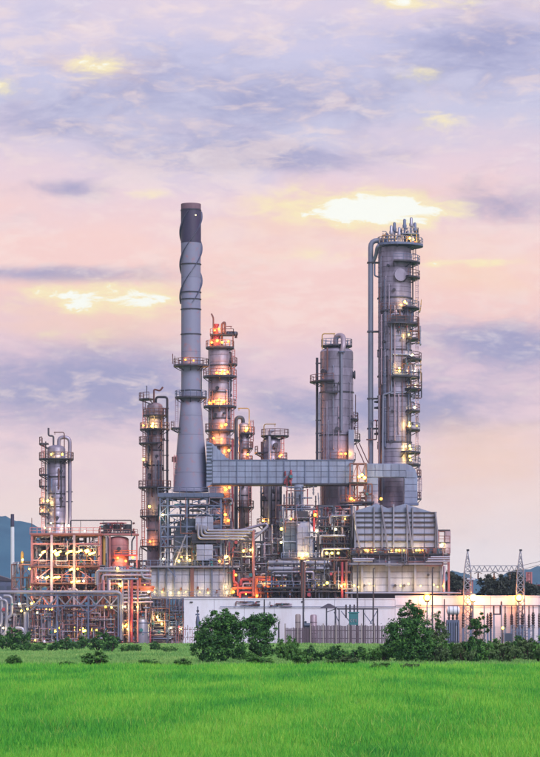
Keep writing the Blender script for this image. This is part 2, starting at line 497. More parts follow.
def clutter(root, Y, x0, x1, y0, y1, d0, d1, n, rr=(.5, 1.3), mats=('galv', 'lilac', 'steel', 'steeld', 'rust'), seed=1, vert=.6):
    """short process pipe runs with elbows, flanges and the odd valve"""
    q = random.Random(seed)
    for _ in range(n):
        r = q.uniform(*rr); x, y, d = q.uniform(x0, x1), q.uniform(y0, y1), q.uniform(d0, d1)
        pts = [(x, d, y)]
        v = q.random() < vert
        for _k in range(q.choice((1, 2, 2, 3))):
            if v:
                y = min(y1, max(y0, y + q.choice((-1, 1)) * q.uniform(8, 26)))
            elif q.random() < .75:
                x = min(x1, max(x0, x + q.choice((-1, 1)) * q.uniform(8, 22)))
            else:
                d = min(d1, max(d0, d + q.choice((-1, 1)) * q.uniform(5, 14)))
            v = not v if q.random() < .85 else v
            p = (x, d, y)
            if max(abs(p[i] - pts[-1][i]) for i in range(3)) > 2: pts.append(p)
        if len(pts) < 2: continue
        m = MB(Y).tube(pts, r, 8, 2 * r)
        a, b = Vector(pts[0]), Vector(pts[1])
        for t in (.25, .6):                       # flange pairs
            c = a.lerp(b, t); e = (b - a).normalized() * .45
            m.tube([tuple(c - e), tuple(c + e)], r * 1.6, 8, 0)
        o = m.build('pipe', q.choice(mats), root, True)
        if q.random() < .4:
            c = a.lerp(b, .43)
            vm = MB(Y).box(c.x - r*1.3, c.x + r*1.3, c.y - r*1.5, c.y + r*1.5, c.z - r*1.5, c.z + r*1.5)
            vm.tube([(c.x, c.y - r*1.5, c.z), (c.x, c.y - r*3.2, c.z)], r * .4, 6, 0)
            vm.tube([(c.x, c.y - r*3.0, c.z), (c.x, c.y - r*3.3, c.z)], r * 1.5, 10, 0)
            vm.build('valve', q.choice(('red', 'steeld', 'teal', 'steel')), o)
def hdrum(root, Y, x0, x1, d, y, r, mat, name='drum'):
    m = MB(Y)
    pts, rad = [], []
    for t in (0, .25, .55, .85, 1):
        a = t * math.pi / 2
        pts.append((x0 + r * .5 * (1 - math.cos(a)) , d, y)); rad.append(max(.05, r * math.sin(a)) if t else .05)
    for t in (1, .85, .55, .25, 0):
        a = t * math.pi / 2
        pts.append((x1 - r * .5 * (1 - math.cos(a)), d, y)); rad.append(max(.05, r * math.sin(a)) if t else .05)
    m.tube(pts, r, 20, 0, rads=rad)
    o = m.build(name, mat, root, True)
    for t in (.2, .5, .8):
        x = x0 + (x1 - x0) * t
        MB(Y).tube([(x - .3, d, y), (x + .3, d, y)], r * 1.06, 20, 0).build('band', 'steel', o, True)
    return o

# ================================================================== SETTING: ground, hills, haze
gm, gnt, gb = nmat('soil')
def noise_col(nt, b, stops, scale, detail=8, stretch=(1, 1, 1), rough=.65):
    N, L = nt.nodes, nt.links
    geo = N.new('ShaderNodeNewGeometry'); mp_ = N.new('ShaderNodeMapping'); mp_.inputs['Scale'].default_value = stretch
    L.new(geo.outputs['Position'], mp_.inputs[0])
    no = N.new('ShaderNodeTexNoise'); no.inputs['Scale'].default_value = scale; no.inputs['Detail'].default_value = detail; no.inputs['Roughness'].default_value = rough
    L.new(mp_.outputs[0], no.inputs['Vector'])
    r_ = N.new('ShaderNodeValToRGB')
    while len(r_.color_ramp.elements) < len(stops): r_.color_ramp.elements.new(.5)
    for e, (p, c) in zip(r_.color_ramp.elements, stops): e.position = p; e.color = (*c, 1)
    L.new(no.outputs[0], r_.inputs[0]); L.new(r_.outputs[0], b.inputs['Base Color'])
    b.inputs['Roughness'].default_value = .9
    b.inputs['Specular IOR Level'].default_value = .1
    return no
noise_col(gnt, gb, [(.35, (.045, .13, .025)), (.55, (.08, .22, .03)), (.7, (.13, .17, .05))], .25)
gme = bpy.data.meshes.new('ground')
gme.from_pydata([(-1280, -620, 0), (1280, -620, 0), (1280, 2480, 0), (-1280, 2480, 0)], [], [(0, 1, 2, 3)])
gme.materials.append(gm)
go = structure(bpy.data.objects.new('ground', gme)); COL.objects.link(go)
# works yard: bare concrete under the plant
pv, pnt, pb = nmat('yard')
noise_col(pnt, pb, [(.3, (.12, .10, .10)), (.6, (.24, .21, .2)), (.8, (.3, .26, .25))], .3)
yme = bpy.data.meshes.new('yard'); yme.from_pydata([(-95, -24, .004), (95, -24, .004), (95, 90, .004), (-95, 90, .004)], [], [(0, 1, 2, 3)])
yme.materials.append(pv)
structure(bpy.data.objects.new('yard', yme)); COL.objects.link(bpy.data.objects['yard'])

hm, hnt, hb = nmat('wooded_hill_hazed')
noise_col(hnt, hb, [(.3, (.016, .062, .125)), (.55, (.028, .092, .165)), (.75, (.045, .12, .18))], .03, 10)  # blue of distant haze is painted into the forest colour
def hill(name, Y0, Y1, prof, nx=140, ny=26):
    """wooded ridge: prof = [(row px, top row)] as seen at the crest distance; a heightfield with real depth"""
    Yc = (Y0 + Y1) / 2; k = sc(Yc)
    xs = np.linspace(prof[0][0], prof[-1][0], nx)
    top = np.interp(xs, [p[0] for p in prof], [p[1] for p in prof])
    H = np.maximum((HOR - top) / k + CAMZ, 0)
    v, f = [], []
    ph = NR.uniform(0, 6, 12)
    for j in range(ny):
        t = j / (ny - 1); b = math.sin(math.pi * t) ** .8 if 0 < t < 1 else 0
        for i in range(nx):
            x = (xs[i] - 270) / k; y = Y0 + (Y1 - Y0) * t
            rough = sum(math.sin(x * fr + ph[q] + y * fr * .8) * am for q, (fr, am) in enumerate(((.03, 1.6), (.07, 1.2), (.16, .8), (.34, .7), (.7, .5))))
            spur = 1 - .25 * (math.sin(x * .016 + y * .004 + ph[7]) * .5 + .5) * (1 - b)
            v.append((x, y, max(-.5, H[i] * b * spur + rough * b * min(1, H[i] / 30))))
    for j in range(ny - 1):
        for i in range(nx - 1):
            a = j * nx + i; f.append((a, a + 1, a + nx + 1, a + nx))
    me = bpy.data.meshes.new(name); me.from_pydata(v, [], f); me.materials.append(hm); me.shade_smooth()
    o = structure(bpy.data.objects.new(name, me)); COL.objects.link(o)
    return o
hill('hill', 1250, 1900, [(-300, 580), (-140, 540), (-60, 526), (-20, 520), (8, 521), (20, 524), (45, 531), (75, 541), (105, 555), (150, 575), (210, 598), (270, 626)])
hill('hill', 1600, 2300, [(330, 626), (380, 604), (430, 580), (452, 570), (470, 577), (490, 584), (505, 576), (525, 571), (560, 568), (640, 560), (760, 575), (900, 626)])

# the air
hz = bpy.data.materials.new('air'); hz.use_nodes = True
hz.node_tree.nodes.clear()
_pv = hz.node_tree.nodes.new('ShaderNodeVolumePrincipled'); _ho = hz.node_tree.nodes.new('ShaderNodeOutputMaterial')
_pv.inputs['Color'].default_value = (.50, .74, 1.0, 1)
_pv.inputs['Density'].default_value = 0.00012
_pv.inputs['Anisotropy'].default_value = .45
hz.node_tree.links.new(_pv.outputs[0], _ho.inputs['Volume'])
hme = bpy.data.meshes.new('haze')
X0, X1, Y0, Y1, Z0, Z1 = -1300, 1300, -640, 2500, -1, 105
hme.from_pydata([(X0,Y0,Z0),(X1,Y0,Z0),(X1,Y1,Z0),(X0,Y1,Z0),(X0,Y0,Z1),(X1,Y0,Z1),(X1,Y1,Z1),(X0,Y1,Z1)], [],
                [(3,2,1,0),(4,5,6,7),(0,1,5,4),(1,2,6,5),(2,3,7,6),(3,0,4,7)])
hme.materials.append(hz)
ho = bpy.data.objects.new('haze', hme); COL.objects.link(ho); ho['kind'] = 'stuff'

# ================================================================== DISTILLATION COLUMNS
def bands(root, Y, cx, cd, r, top, bot, h, mat, n=30):
    """insulation jacket: lapped sheet rings, each its own object"""
    k = sc(Y); cnt = max(1, round((bot - top) / h)); h = (bot - top) / cnt
    m = MB(Y).lathe(cx, cd, [(r * .985, top + h), (r, top + h - .02), (r * .99, top + .25), (r * .97, top + .02)], n, cap=False)
    first = m.build('cladding_band', mat, root, True)
    for i in range(1, cnt):
        o = first.copy(); COL.objects.link(o); o.parent = root
        o.location = (0, 0, -i * h / k)
def ring(root, Y, cx, cd, r, y, h=1.2, mat='steeld', name='stiffening_ring'):
    return MB(Y).lathe(cx, cd, [(r*.9, y+h), (r*1.05, y+h), (r*1.05, y), (r*.9, y)], 28, False).build(name, mat, root, True)
def dome(root, Y, cx, cd, r, y, h, mat):
    prof = [(r * math.cos(t * math.pi / 2), y - h * math.sin(t * math.pi / 2)) for t in (0, .2, .4, .6, .8, .97)]
    return MB(Y).lathe(cx, cd, prof, 28).build('top_head', mat, root, True)
def nozzle(root, Y, cx, cd, r, ang, y, nr, ln=3, mat='steeld'):
    c, q = math.cos(math.radians(ang)), math.sin(math.radians(ang))
    m = MB(Y).tube([(cx + r*.9*c, cd + r*.9*q, y), (cx + (r+ln)*c, cd + (r+ln)*q, y)], nr, 16, 0)
    m.tube([(cx + (r+ln-.6)*c, cd + (r+ln-.6)*q, y), (cx + (r+ln+.6)*c, cd + (r+ln+.6)*q, y)], nr * 1.35, 16, 0)
    return m.build('nozzle', mat, root, True)
def davit(root, Y, x, d, y0, y1, x2, mat='gold', r=.5):
    return MB(Y).tube([(x, d, y0), (x, d, y1), (x2, d, y1)], r, 8, 2.5).tube([(x2 - (1 if x2 > x else -1), d, y1), (x2 - (1 if x2 > x else -1), d, y1 + 2.5)], .3, 6, 0).build('davit', mat, root, True)
COLG = 'tall process columns of the refinery'
def column(label, Y, cx, r, top, h, mat, rings=(), cd=0, head=4.0, bot=None):
    t = thing('distillation_column', label, 'column', Y, cx, group=COLG)
    bands(t, Y, cx, cd, r, top, bot or ground_row(Y) - 6, h, mat)
    MB(Y).lathe(cx, cd, [(r * 1.0, ground_row(Y)), (r * 1.0, ground_row(Y) - 6), (r * .95, ground_row(Y) - 6)], 28).build('skirt', 'concrete', t, True)
    dome(t, Y, cx, cd, r * .985, top + .1, head, mat)
    for y in rings: ring(t, Y, cx, cd, r, y)
    return t

def risers(root, Y, cx, cd, r, top, bot, n, seed, a0=-165, a1=-15, mats=('clad', 'clad3', 'steel', 'steeld', 'rust', 'lilac')):
    """small-bore pipes strapped to the shell, each entering it through an elbow"""
    q = random.Random(seed)
    for _ in range(n):
        a = math.radians(q.uniform(a0, a1)); rp = q.uniform(.3, .75); R1 = r + 1.2 + rp
        c, s_ = math.cos(a), math.sin(a); L = (bot - top) * q.uniform(.15, .6); y = q.uniform(top, bot - L)
        m = MB(Y).tube([(cx + (r - .5) * c, cd + (r - .5) * s_, y), (cx + R1 * c, cd + R1 * s_, y), (cx + R1 * c, cd + R1 * s_, y + L), (cx + (r - .5) * c, cd + (r - .5) * s_, y + L)], rp, 7, 1.5)
        yy = y + 6
        while yy < y + L - 3:
            m.box(cx + R1 * c - rp * 1.5, cx + R1 * c + rp * 1.5, cd + R1 * s_ - rp * 1.3, cd + R1 * s_ + rp * 1.3, yy, yy + .7); yy += q.uniform(9, 16)
        m.build('riser', q.choice(mats), root, True)
        if q.random() < .6: nozzle(root, Y, cx, cd, r, math.degrees(a) + q.uniform(12, 40), y + L * q.uniform(.2, .8), q.uniform(.7, 1.3), 1.6)

# --- A: slate column standing in the pink steel frame
Y = 4; cx, cd, r = 54.4, 28, 9.2
A = column('slate grey column rising out of the pink steel frame nearest the hill', Y, cx, r, 447, 6.4, 'clad', (475, 492, 505, 522), cd)
platform(A, Y, cx, cd, r, 17.6, 0, 360, 457, 'steeld', 'rust')
for y, a0, a1 in ((441.5, 150, 215), (473, 155, 225), (484.5, 165, 215), (503, 150, 230), (512, 150, 225)):
    platform(A, Y, cx, cd, r, 17.5, a0, a1, y, 'steeld', 'rust')
for y in (490, 500): MB(Y).box(64, 71, cd - 1, cd + 1, y, y + 1).build('pipe_bracket', 'steeld', A)
pipe(A, Y, [(57, cd, 444), (57, cd, 435.5), (68, cd, 435.5), (68, cd, 533)], 1.9, 'clad', fillet=5.5)
pipe(A, Y, [(51.5, cd, 444), (51.5, cd, 434), (46.5, cd, 434), (46.5, cd, 426)], .9, 'steeld')
pipe(A, Y, [(64.2, cd - 6, 457), (64.2, cd - 6, 533)], .5, 'lilac')
pipe(A, Y, [(44, cd - 4, 440), (44, cd - 4, 533)], .6, 'steeld')
davit(A, Y, 62.6, cd - 2, 446, 430.5, 52, 'rust')
ladder(A, Y, 41.5, cd - 5, 442, 533, 'pink')
for p in ((50.2, cd - 12, 453.5), (61.2, cd - 12, 453.5), (46.5, cd - 10, 500), (42, cd - 8, 500), (41, cd - 8, 509.5)): lamp(A, Y, *p, 'y', 110)
for p in ((50, cd - 13, 522.5), (67.5, cd - 7, 525), (43, cd - 6, 527)): lamp(A, Y, *p, 'w', 90)
nozzle(A, Y, cx, cd, r, -100, 452, 1.3); nozzle(A, Y, cx, cd, r, -60, 470, .9); nozzle(A, Y, cx, cd, r, -60, 497, .9)

risers(A, Y, cx, cd, r, 452, 530, 9, 401)

# --- D: slim pale column behind the chimney
Y = 22; cx, cd, r = 154.9, 0, 7.9
Dc = column('slim lilac column beside the base of the flared chimney', Y, cx, r, 406, 7.2, 'clad2', (418, 450, 465, 482, 530), cd, 3.5)
ring(Dc, Y, cx, cd, r + .5, 481, 5, 'clad2')
for y, a0, a1, ro in ((399, 140, 250, 16), (415, 0, 360, 12), (429, 90, 360, 15), (443, 140, 300, 16), (463.5, 160, 220, 12), (487, 120, 400, 16.5), (516, 150, 330, 15), (546, 150, 330, 15)):
    platform(Dc, Y, cx, cd, r if y != 399 else 3, ro, a0, a1, y, 'steeld', 'rust')
pipe(Dc, Y, [(156, cd, 404), (156, cd, 397), (167.3, cd, 397), (167.3, cd, 560)], 1.15, 'steeld', fillet=3)
pipe(Dc, Y, [(163.8, cd - 5, 408), (163.8, cd - 5, 560)], .55, 'steeld')
for y in (408, 425, 440, 455, 470): MB(Y).box(162, 169, cd - 2, cd, y, y + .8).build('pipe_bracket', 'steeld', Dc)
pipe(Dc, Y, [(154, cd, 404), (154, cd, 389), (160, cd, 391), (163, cd, 387)], .9, 'rust', fillet=2)
pipe(Dc, Y, [(147, cd - 3, 399), (147, cd - 3, 386)], .4, 'steeld')
ladder(Dc, Y, 144.5, cd - 3, 400, 487, 'pink'); ladder(Dc, Y, 143.5, cd - 3, 488, 546, 'pink')
ladder(Dc, Y, 141, cd - 3, 547, 585, 'pink')
for p in ((153.5, cd - 11, 424.5), (152.5, cd - 11, 427)): lamp(Dc, Y, *p, 'y', 170)
for p in ((144, cd - 9, 460), (150, cd - 11, 507), (144, cd - 8, 426)): lamp(Dc, Y, *p, 'y', 100)
lamp(Dc, Y, 150.5, cd - 11, 542, 'o', 160)
nozzle(Dc, Y, cx, cd, r, -85, 434, 1.2); nozzle(Dc, Y, cx, cd, r, -120, 475, 1)

risers(Dc, Y, cx, cd, r, 412, 560, 12, 402)

# --- G: orange-lit column between chimney and duct
Y = 26; cx, cd, r = 220, 0, 10.7
G = column('column glowing with orange platform lamps directly beside the tall chimney', Y, cx, r, 348.5, 7.0, 'clad2', (365, 392, 418, 470, 500), cd, 3)
for y, a0, a1, ro in ((347, 0, 360, 14.2), (376, 120, 420, 17), (406, 0, 360, 16.5), (430, 0, 360, 15), (445, 0, 360, 14), (500, 0, 360, 14), (525, 0, 360, 14)):
    platform(G, Y, cx, cd, r * (.3 if y == 347 else 1), ro, a0, a1, y, 'steeld', 'rust', 1.8)
platform(G, Y, cx, cd, r, 17.5, -40, 50, 364, 'steeld', 'rust')
pipe(G, Y, [(216, cd, 346), (216, cd, 334), (228, cd, 334), (236, cd, 332), (236, cd, 338)], 1.3, 'rust', fillet=3)
pipe(G, Y, [(213.5, cd - 3, 346), (213.5, cd - 3, 318), (211.5, cd - 3, 314)], .8, 'rust')
pipe(G, Y, [(222, cd - 2, 346), (222, cd - 2, 324), (225, cd - 2, 322), (225, cd - 2, 334)], 1.1, 'rust')
m = MB(Y)
m.lathe(216, cd, [(4.5, 346), (4.5, 337), (2.5, 332), (2.5, 326), (3.2, 326), (3.2, 324)], 16)
m.build('relief_valve', 'red', G, True)
deck(G, Y, 210, 234, cd - 7, cd + 7, 334.5, 'steeld', 'rust', 1.2, 'fr', 5)
for x, d in ((211, -6), (233, -6), (211, 6), (233, 6)): bm_beam(G, Y, 'post', (x, d, 334), (x, d, 347), 1, 'rust')
hdrum(G, Y, 226, 238, cd - 3, 334, 2.2, 'steeld', 'condenser')
davit(G, Y, 224, cd - 6, 334, 327, 232, 'rust', .4)
ladder(G, Y, 233.5, cd - 4, 349, 376, 'pink'); ladder(G, Y, 235, cd - 4, 377, 406, 'pink'); ladder(G, Y, 232.5, cd - 5, 407, 430, 'pink')
for x, y in ((212, 343.5), (217.5, 342), (222.5, 343.5), (228.5, 342.5), (223, 372.5), (228, 373), (217, 374), (214, 402.5), (219.5, 400.5), (224.5, 402.5), (209.5, 403.5),
             (226, 425.5), (222, 427), (214, 439), (222, 440), (229, 451), (226, 490), (229.5, 488), (228.5, 521), (225.5, 515)):
    lamp(G, Y, x, cd - math.sqrt(max(4, 13.8**2 - (x - cx)**2)) + .5, y, 'o', 190, 1.3)
lamp(G, Y, 219, cd - 5, 329.5, 'o', 100, 1.3); lamp(G, Y, 215, cd - 6, 331, 'o', 100, 1.1)
pipe(G, Y, [(209, cd - 8, 350), (209, cd - 8, 445)], .5, 'steeld')
nozzle(G, Y, cx, cd, r, -100, 389, 1.4); nozzle(G, Y, cx, cd, r, -70, 414, 1)

risers(G, Y, cx, cd, r, 352, 440, 11, 403)

# --- H: thin dark column with a looped vapour pipe
Y = 19; cx, cd, r = 244, 0, 5.4
H = column('thin mauve column with a dark looped pipe, standing against the orange-lit one', Y, cx, r, 425, 7.0, 'clad2', (460, 495), cd, 2.5)
for y, a0, a1, ro in ((433, -110, 90, 11), (448, -100, 90, 9), (507, 0, 360, 10), (462, -100, 60, 9)):
    platform(H, Y, cx, cd, r, ro, a0, a1, y, 'steeld', 'rust')
pipe(H, Y, [(243, cd, 424), (243, cd, 417.5), (236, cd - 2, 417.5), (236, cd - 2, 570)], 1.9, 'steeld', fillet=4)
pipe(H, Y, [(232.5, cd - 3, 440), (232.5, cd - 3, 570)], 1.2, 'red')
pipe(H, Y, [(239.8, cd - 6, 430), (239.8, cd - 6, 570)], .6, 'rust')
davit(H, Y, 249.3, cd - 3, 433, 408.5, 238, 'gold', .5)
ladder(H, Y, 252, cd - 4, 420, 448, 'pink'); ladder(H, Y, 250, cd - 5, 485, 545, 'pink')
for x, y, kk in ((247.5, 429, 'y'), (246, 431, 'o'), (248, 455, 'o')): lamp(H, Y, x, cd - 7, y, kk, 100)

risers(H, Y, cx, cd, r, 430, 530, 7, 404)

# --- I: mid column rising behind the long duct
Y = 17; cx, cd, r = 271.5, 0, 9.1
I_ = column('stubby lilac column whose head just clears the long panelled duct', Y, cx, r, 441, 7.5, 'clad', (452, 470, 500), cd, 4)
platform(I_, Y, 275, cd, 2, 14, 0, 360, 435.5, 'steeld', 'rust')
platform(I_, Y, cx, cd, r, 17, 150, 215, 452.5, 'steeld', 'rust'); platform(I_, Y, cx, cd, r, 16, -60, 50, 459, 'steeld', 'rust')
platform(I_, Y, cx, cd, r, 15, 150, 400, 525, 'steeld', 'rust')
pipe(I_, Y, [(269.5, cd - 11, 600), (269.5, cd - 11, 432.5), (273, cd - 6, 431)], 1.6, 'galv', fillet=1.5)
pipe(I_, Y, [(276, cd - 11, 487), (276, cd - 11, 600)], .8, 'lilac'); pipe(I_, Y, [(280.5, cd - 10, 487), (280.5, cd - 10, 600)], 1.2, 'steeld')
davit(I_, Y, 264, cd - 5, 441, 424.5, 276)
pipe(I_, Y, [(261.8, cd - 4, 442), (261.8, cd - 4, 470)], 1, 'rust')
ladder(I_, Y, 282.5, cd - 6, 436, 460, 'pink')
for x, y in ((281.5, 455.5), (279.5, 457)): lamp(I_, Y, x, cd - 12, y, 'o', 110)
lamp(I_, Y, 263, cd - 12, 521, 'y', 100)
nozzle(I_, Y, cx, cd, r, -70, 446, 2); nozzle(I_, Y, cx, cd, r, -80, 462, 1.2)

risers(I_, Y, cx, cd, r, 445, 530, 9, 405)

# --- J: broad column with the gooseneck on top
Y = 16; cx, cd, r = 336.6, 0, 16.6
J = column('broad grey column with a gooseneck pipe and a gold davit on its head', Y, cx, r, 352, 8.2, 'clad', (392, 435), cd, 5)
platform(J, Y, cx, cd, 4, 15.6, 0, 360, 345.5, 'steeld', 'steel')
pipe(J, Y, [(335.5, cd - 6, 347), (335.5, cd - 6, 336.5), (343, cd - 12, 336.5), (343, cd - 18.2, 348), (341.5, cd - 18.2, 354)], 2.6, 'clad2', fillet=5)
pipe(J, Y, [(341, cd - 18.2, 352), (341, cd - 18.2, 432)], 1.3, 'clad3')
ring(J, Y, 341, cd - 18.2, 3.2, 353, 1.2, 'steel', 'flange')
pipe(J, Y, [(327, cd - 16, 349), (327, cd - 16, 372)], .8, 'rust')
davit(J, Y, 322, cd - 7, 350, 334.5, 335, 'gold', .55)
pipe(J, Y, [(317, cd - 3, 358), (317, cd - 3, 462)], 1.3, 'steeld')
for y in (363, 420, 433, 452): MB(Y).box(315.4, 321, cd - 4.4, cd - 1, y, y + 1).build('pipe_bracket', 'steeld', J)
platform(J, Y, cx, cd, r, 27, 150, 262, 381.5, 'steeld', 'rust')
m = MB(Y); rail_bits(m, [(325, -22, 393), (337, -22, 393)], 8, .5); m.box(325, 337.5, -22.5, -16, 393, 394.5)
m.build('hanging_platform', 'steeld', J)
nozzle(J, Y, cx, cd, r, -135, 373, 2.2, 3); nozzle(J, Y, cx, cd, r, -5, 375, 3.2, 1.5); nozzle(J, Y, cx, cd, r, -90, 430, 1.6)
platform(J, Y, cx, cd, r, 20, -110, -20, 459.5, 'steeld', 'rust')
MB(Y).box(348, 353.5, -19, -11, 431, 462).build('pipe_casing', 'panel', J)
for x in (340.5, 345, 349.5): lamp(J, Y, x, cd - 19.5, 455, 'o', 80, 1.1)
ladder(J, Y, 356.3, cd - 2, 414, 440, 'pink'); platform(J, Y, cx, cd, r, 24, -40, 30, 440, 'steeld', 'rust'); platform(J, Y, cx, cd, r, 22, -40, 30, 419, 'steeld', 'rust')
MB(Y).bar((355, -3, 443), (364, -3, 463), .9).bar((359, -3, 443), (368, -3, 463), .9).build('stair_stringer', 'pink', J)
pipe(J, Y, [(355.3, cd - 6, 395), (355.3, cd - 6, 414)], .4, 'rust')

risers(J, Y, cx, cd, r, 360, 530, 12, 406)

# --- K: tallest column
Y = 11.5; cx, cd, r = 394.6, 0, 16.7
K = column('tallest column, ringed with sheet cladding and topped by a cluster of relief valves', Y, cx, r, 248, 5.0, 'clad', (298, 350, 376, 396, 442), cd, 3)
ring(K, Y, cx, cd, r, 352, 5, 'clad'); ring(K, Y, cx, cd, r, 444, 5, 'clad')
platform(K, Y, cx + 3, cd, 3, 25.5, -140, 140, 245, 'steel', 'steel', 2)
platform(K, Y, cx, cd, 3, 17, 0, 360, 243.5, 'steel', 'gold', 1.5)
# crossover pipes
pipe(K, Y, [(387, cd, 246), (387, cd, 240.5), (370.6, cd, 240.5), (370.6, cd, 465)], 2.6, 'clad3', fillet=7, n=14)
pipe(K, Y, [(388, cd - 8, 247), (388, cd - 8, 246.6), (377, cd - 9, 246.6), (375.8, cd - 4, 256), (373, cd - 1, 262)], 1.9, 'clad3', fillet=4, n=12)
pipe(K, Y, [(374.5, cd - 2, 258), (374.5, cd - 2, 276), (378, cd - 1, 277)], .8, 'steel')
for y in (262, 331, 398, 428): MB(Y).box(367, 381, cd - 3, cd + 3, y, y + 1.4).build('pipe_bracket', 'steeld', K)
for y in (402, 408, 434): nozzle(K, Y, 373.5, cd - 1, 1, -20, y, 1, 3)
# relief valve cluster
for x, d, y1 in ((391, -5, 226), (394.5, 2, 222), (399, -6, 228), (404.5, 0, 219), (411, -4, 218), (415, 4, 222), (408, 6, 230), (387.5, 4, 233)):
    m = MB(Y)
    m.tube([(x, d, 245), (x, d, y1)], 1.0, 8, 0)
    m.lathe(x, d, [(1.9, y1 + 9), (2.1, y1 + 6.5), (1.5, y1 + 5), (1.5, y1 + 1), (.6, y1)], 10)
    m.tube([(x, d, y1 + 10), (x + 3, d - 1, y1 + 10)], .7, 8, 0)
    m.build('relief_valve', R.choice(('galv', 'steel', 'galv')), K, True)
deck(K, Y, 401, 418, -9, 8, 234, 'steel', 'steel', 1.1, 'frl', 5)
for x in (402, 417): bm_beam(K, Y, 'post', (x, -8, 234), (x, -8, 245), .9, 'steel')
davit(K, Y, 381.5, cd - 5, 245, 236.5, 391, 'rust', .5)
pipe(K, Y, [(383, cd - 6, 244), (383, cd - 6, 240), (396, cd - 6, 240), (398, cd - 7, 236)], .9, 'steel')
for p in ((409, -12, 240), (413, -8, 240.5), (418, -6, 242)): lamp(K, Y, *p, 'y', 80, 1)
nozzle(K, Y, cx, cd, r, -75, 277, 4.6, 2.4, 'clad')
# side platforms climbing the back edge
PL = [(262.5, -95, 40, 25.5), (277.5, -60, 40, 25.5), (308, -65, 40, 25), (311, -140, -60, 19), (324, -110, 45, 24.5), (339, -50, 50, 25.5), (359, -50, 50, 27), (377, -100, 50, 25.5),
      (389, -55, 50, 27), (410.5, -50, 50, 25.5), (429.5, -50, 50, 25.5), (452, -70, 50, 26), (464.5, -45, 45, 26)]
for y, a0, a1, ro in PL: platform(K, Y, cx, cd, r, ro, a0, a1, y, 'steeld', 'rust' if R.random() < .6 else 'steel', 1.5)
for (y0, *_), (y1, *_) in zip(PL[:-1], PL[1:]):
    if y1 - y0 > 8: ladder(K, Y, 416.5, cd - 3 - R.uniform(0, 5), y0 + 1, y1, 'lilac', 2.2)
ladder(K, Y, 418, cd - 4, 466, 500, 'lilac'); ladder(K, Y, 414, cd - 2, 246, 262, 'lilac')
pipe(K, Y, [(412.5, cd - 4, 262), (412.5, cd - 4, 305)], .7, 'steeld')
for x, y, kk in ((404, 304, 'y'), (405.5, 305.5, 'y'), (408, 336.5, 'y'), (398.2, 370, 'y'), (398.5, 373, 'y'), (412, 356, 'w'), (414, 372, 'w'), (415, 386, 'w'), (408.5, 424, 'y'), (408.5, 427, 'y'), (416.5, 426, 'y'),
                 (409, 447, 'y'), (409.5, 450, 'y'), (409.5, 461, 'y'), (409, 457, 'y'), (414, 408, 'w')):
    lamp(K, Y, x, cd - math.sqrt(max(9, 21**2 - (x - cx)**2)), y, kk, 90 if kk == 'y' else 60, 1.15)
clutter(K, Y, 405, 421, 300, 345, -14, 4, 16, (.3, .7), ('steel', 'galv', 'rust', 'gold', 'steeld'), seed=701)
clutter(K, Y, 403, 421, 350, 400, -14, 4, 20, (.3, .7), ('steel', 'galv', 'rust', 'gold', 'steeld'), seed=702)
clutter(K, Y, 405, 420, 402, 470, -14, 4, 16, (.3, .6), ('steel', 'galv', 'rust', 'steeld'), seed=703)
clutter(K, Y, 382, 419, 232, 246, -10, 8, 16, (.3, .7), ('steel', 'galv', 'steeld', 'gold'), seed=704)
# risers on the face
pipe(K, Y, [(398, cd - 18, 316), (390.5, cd - 18, 316), (390.5, cd - 18, 394), (382.5, cd - 16, 396), (381.5, cd - 15, 500)], 1.0, 'clad3', fillet=2)
pipe(K, Y, [(379, cd - 10, 396), (379, cd - 10, 500)], 1.3, 'clad2')
pipe(K, Y, [(392, cd - 18.5, 356), (408, cd - 15, 356), (412, cd - 10, 358)], .8, 'clad3')
pipe(K, Y, [(390, cd - 18, 395), (408, cd - 14, 393), (416, cd - 8, 393)], .8, 'clad3')
MB(Y).box(391, 409, -20.5, -15, 318, 324).build('valve_box', 'steeld', K)
clutter(K, Y, 392, 411, 312, 340, -20, -16, 9, (.4, .8), seed=5)
clutter(K, Y, 392, 412, 360, 376, -20, -16, 7, (.4, .8), seed=6)
clutter(K, Y, 366, 380, 395, 440, -6, 0, 6, (.4, .7), seed=9)

risers(K, Y, cx, cd, r, 256, 500, 22, 407, -150, -25)

# ================================================================== TALL CHIMNEY
Y = 9; cx, cd = 191, 0
E = thing('chimney', 'tall steel chimney with dark tip band, spiral strakes and a flared foot', 'chimney', Y, cx)
def esec(r0, y0, r1, y1, mat): return MB(Y).lathe(cx, cd, [(r1, y1), (r1, y1 - .3), (r0, y0 + .3), (r0 * .97, y0)], 36, False).build('stack_section', mat, E, True)
esec(10.0, 204, 10.0, 209.5, 'stackp')
esec(10.1, 209.5, 10.1, 243, 'stackd')
MB(Y).lathe(cx, cd, [(9.0, 204.5), (9.0, 216)], 24, False).build('flue_liner', 'black', E, True)
ys = [243, 264, 278, 292, 309, 334, 352, 366, 390, 397]
for a, b in zip(ys[:-1], ys[1:]): esec(9.75 if a > 262 else 10, a, 9.75, b, 'stack')
ysf = [397, 416, 435, 454, 473, 492]
fr = lambda y: 9.75 + (y - 397) / 95 * 8.2
for a, b in zip(ysf[:-1], ysf[1:]): esec(fr(a), a, fr(b), b, 'stack')
for y in (210, 264, 292, 299, 309, 334, 366, 390): ring(E, Y, cx, cd, 10.0, y, .9, 'steeld')
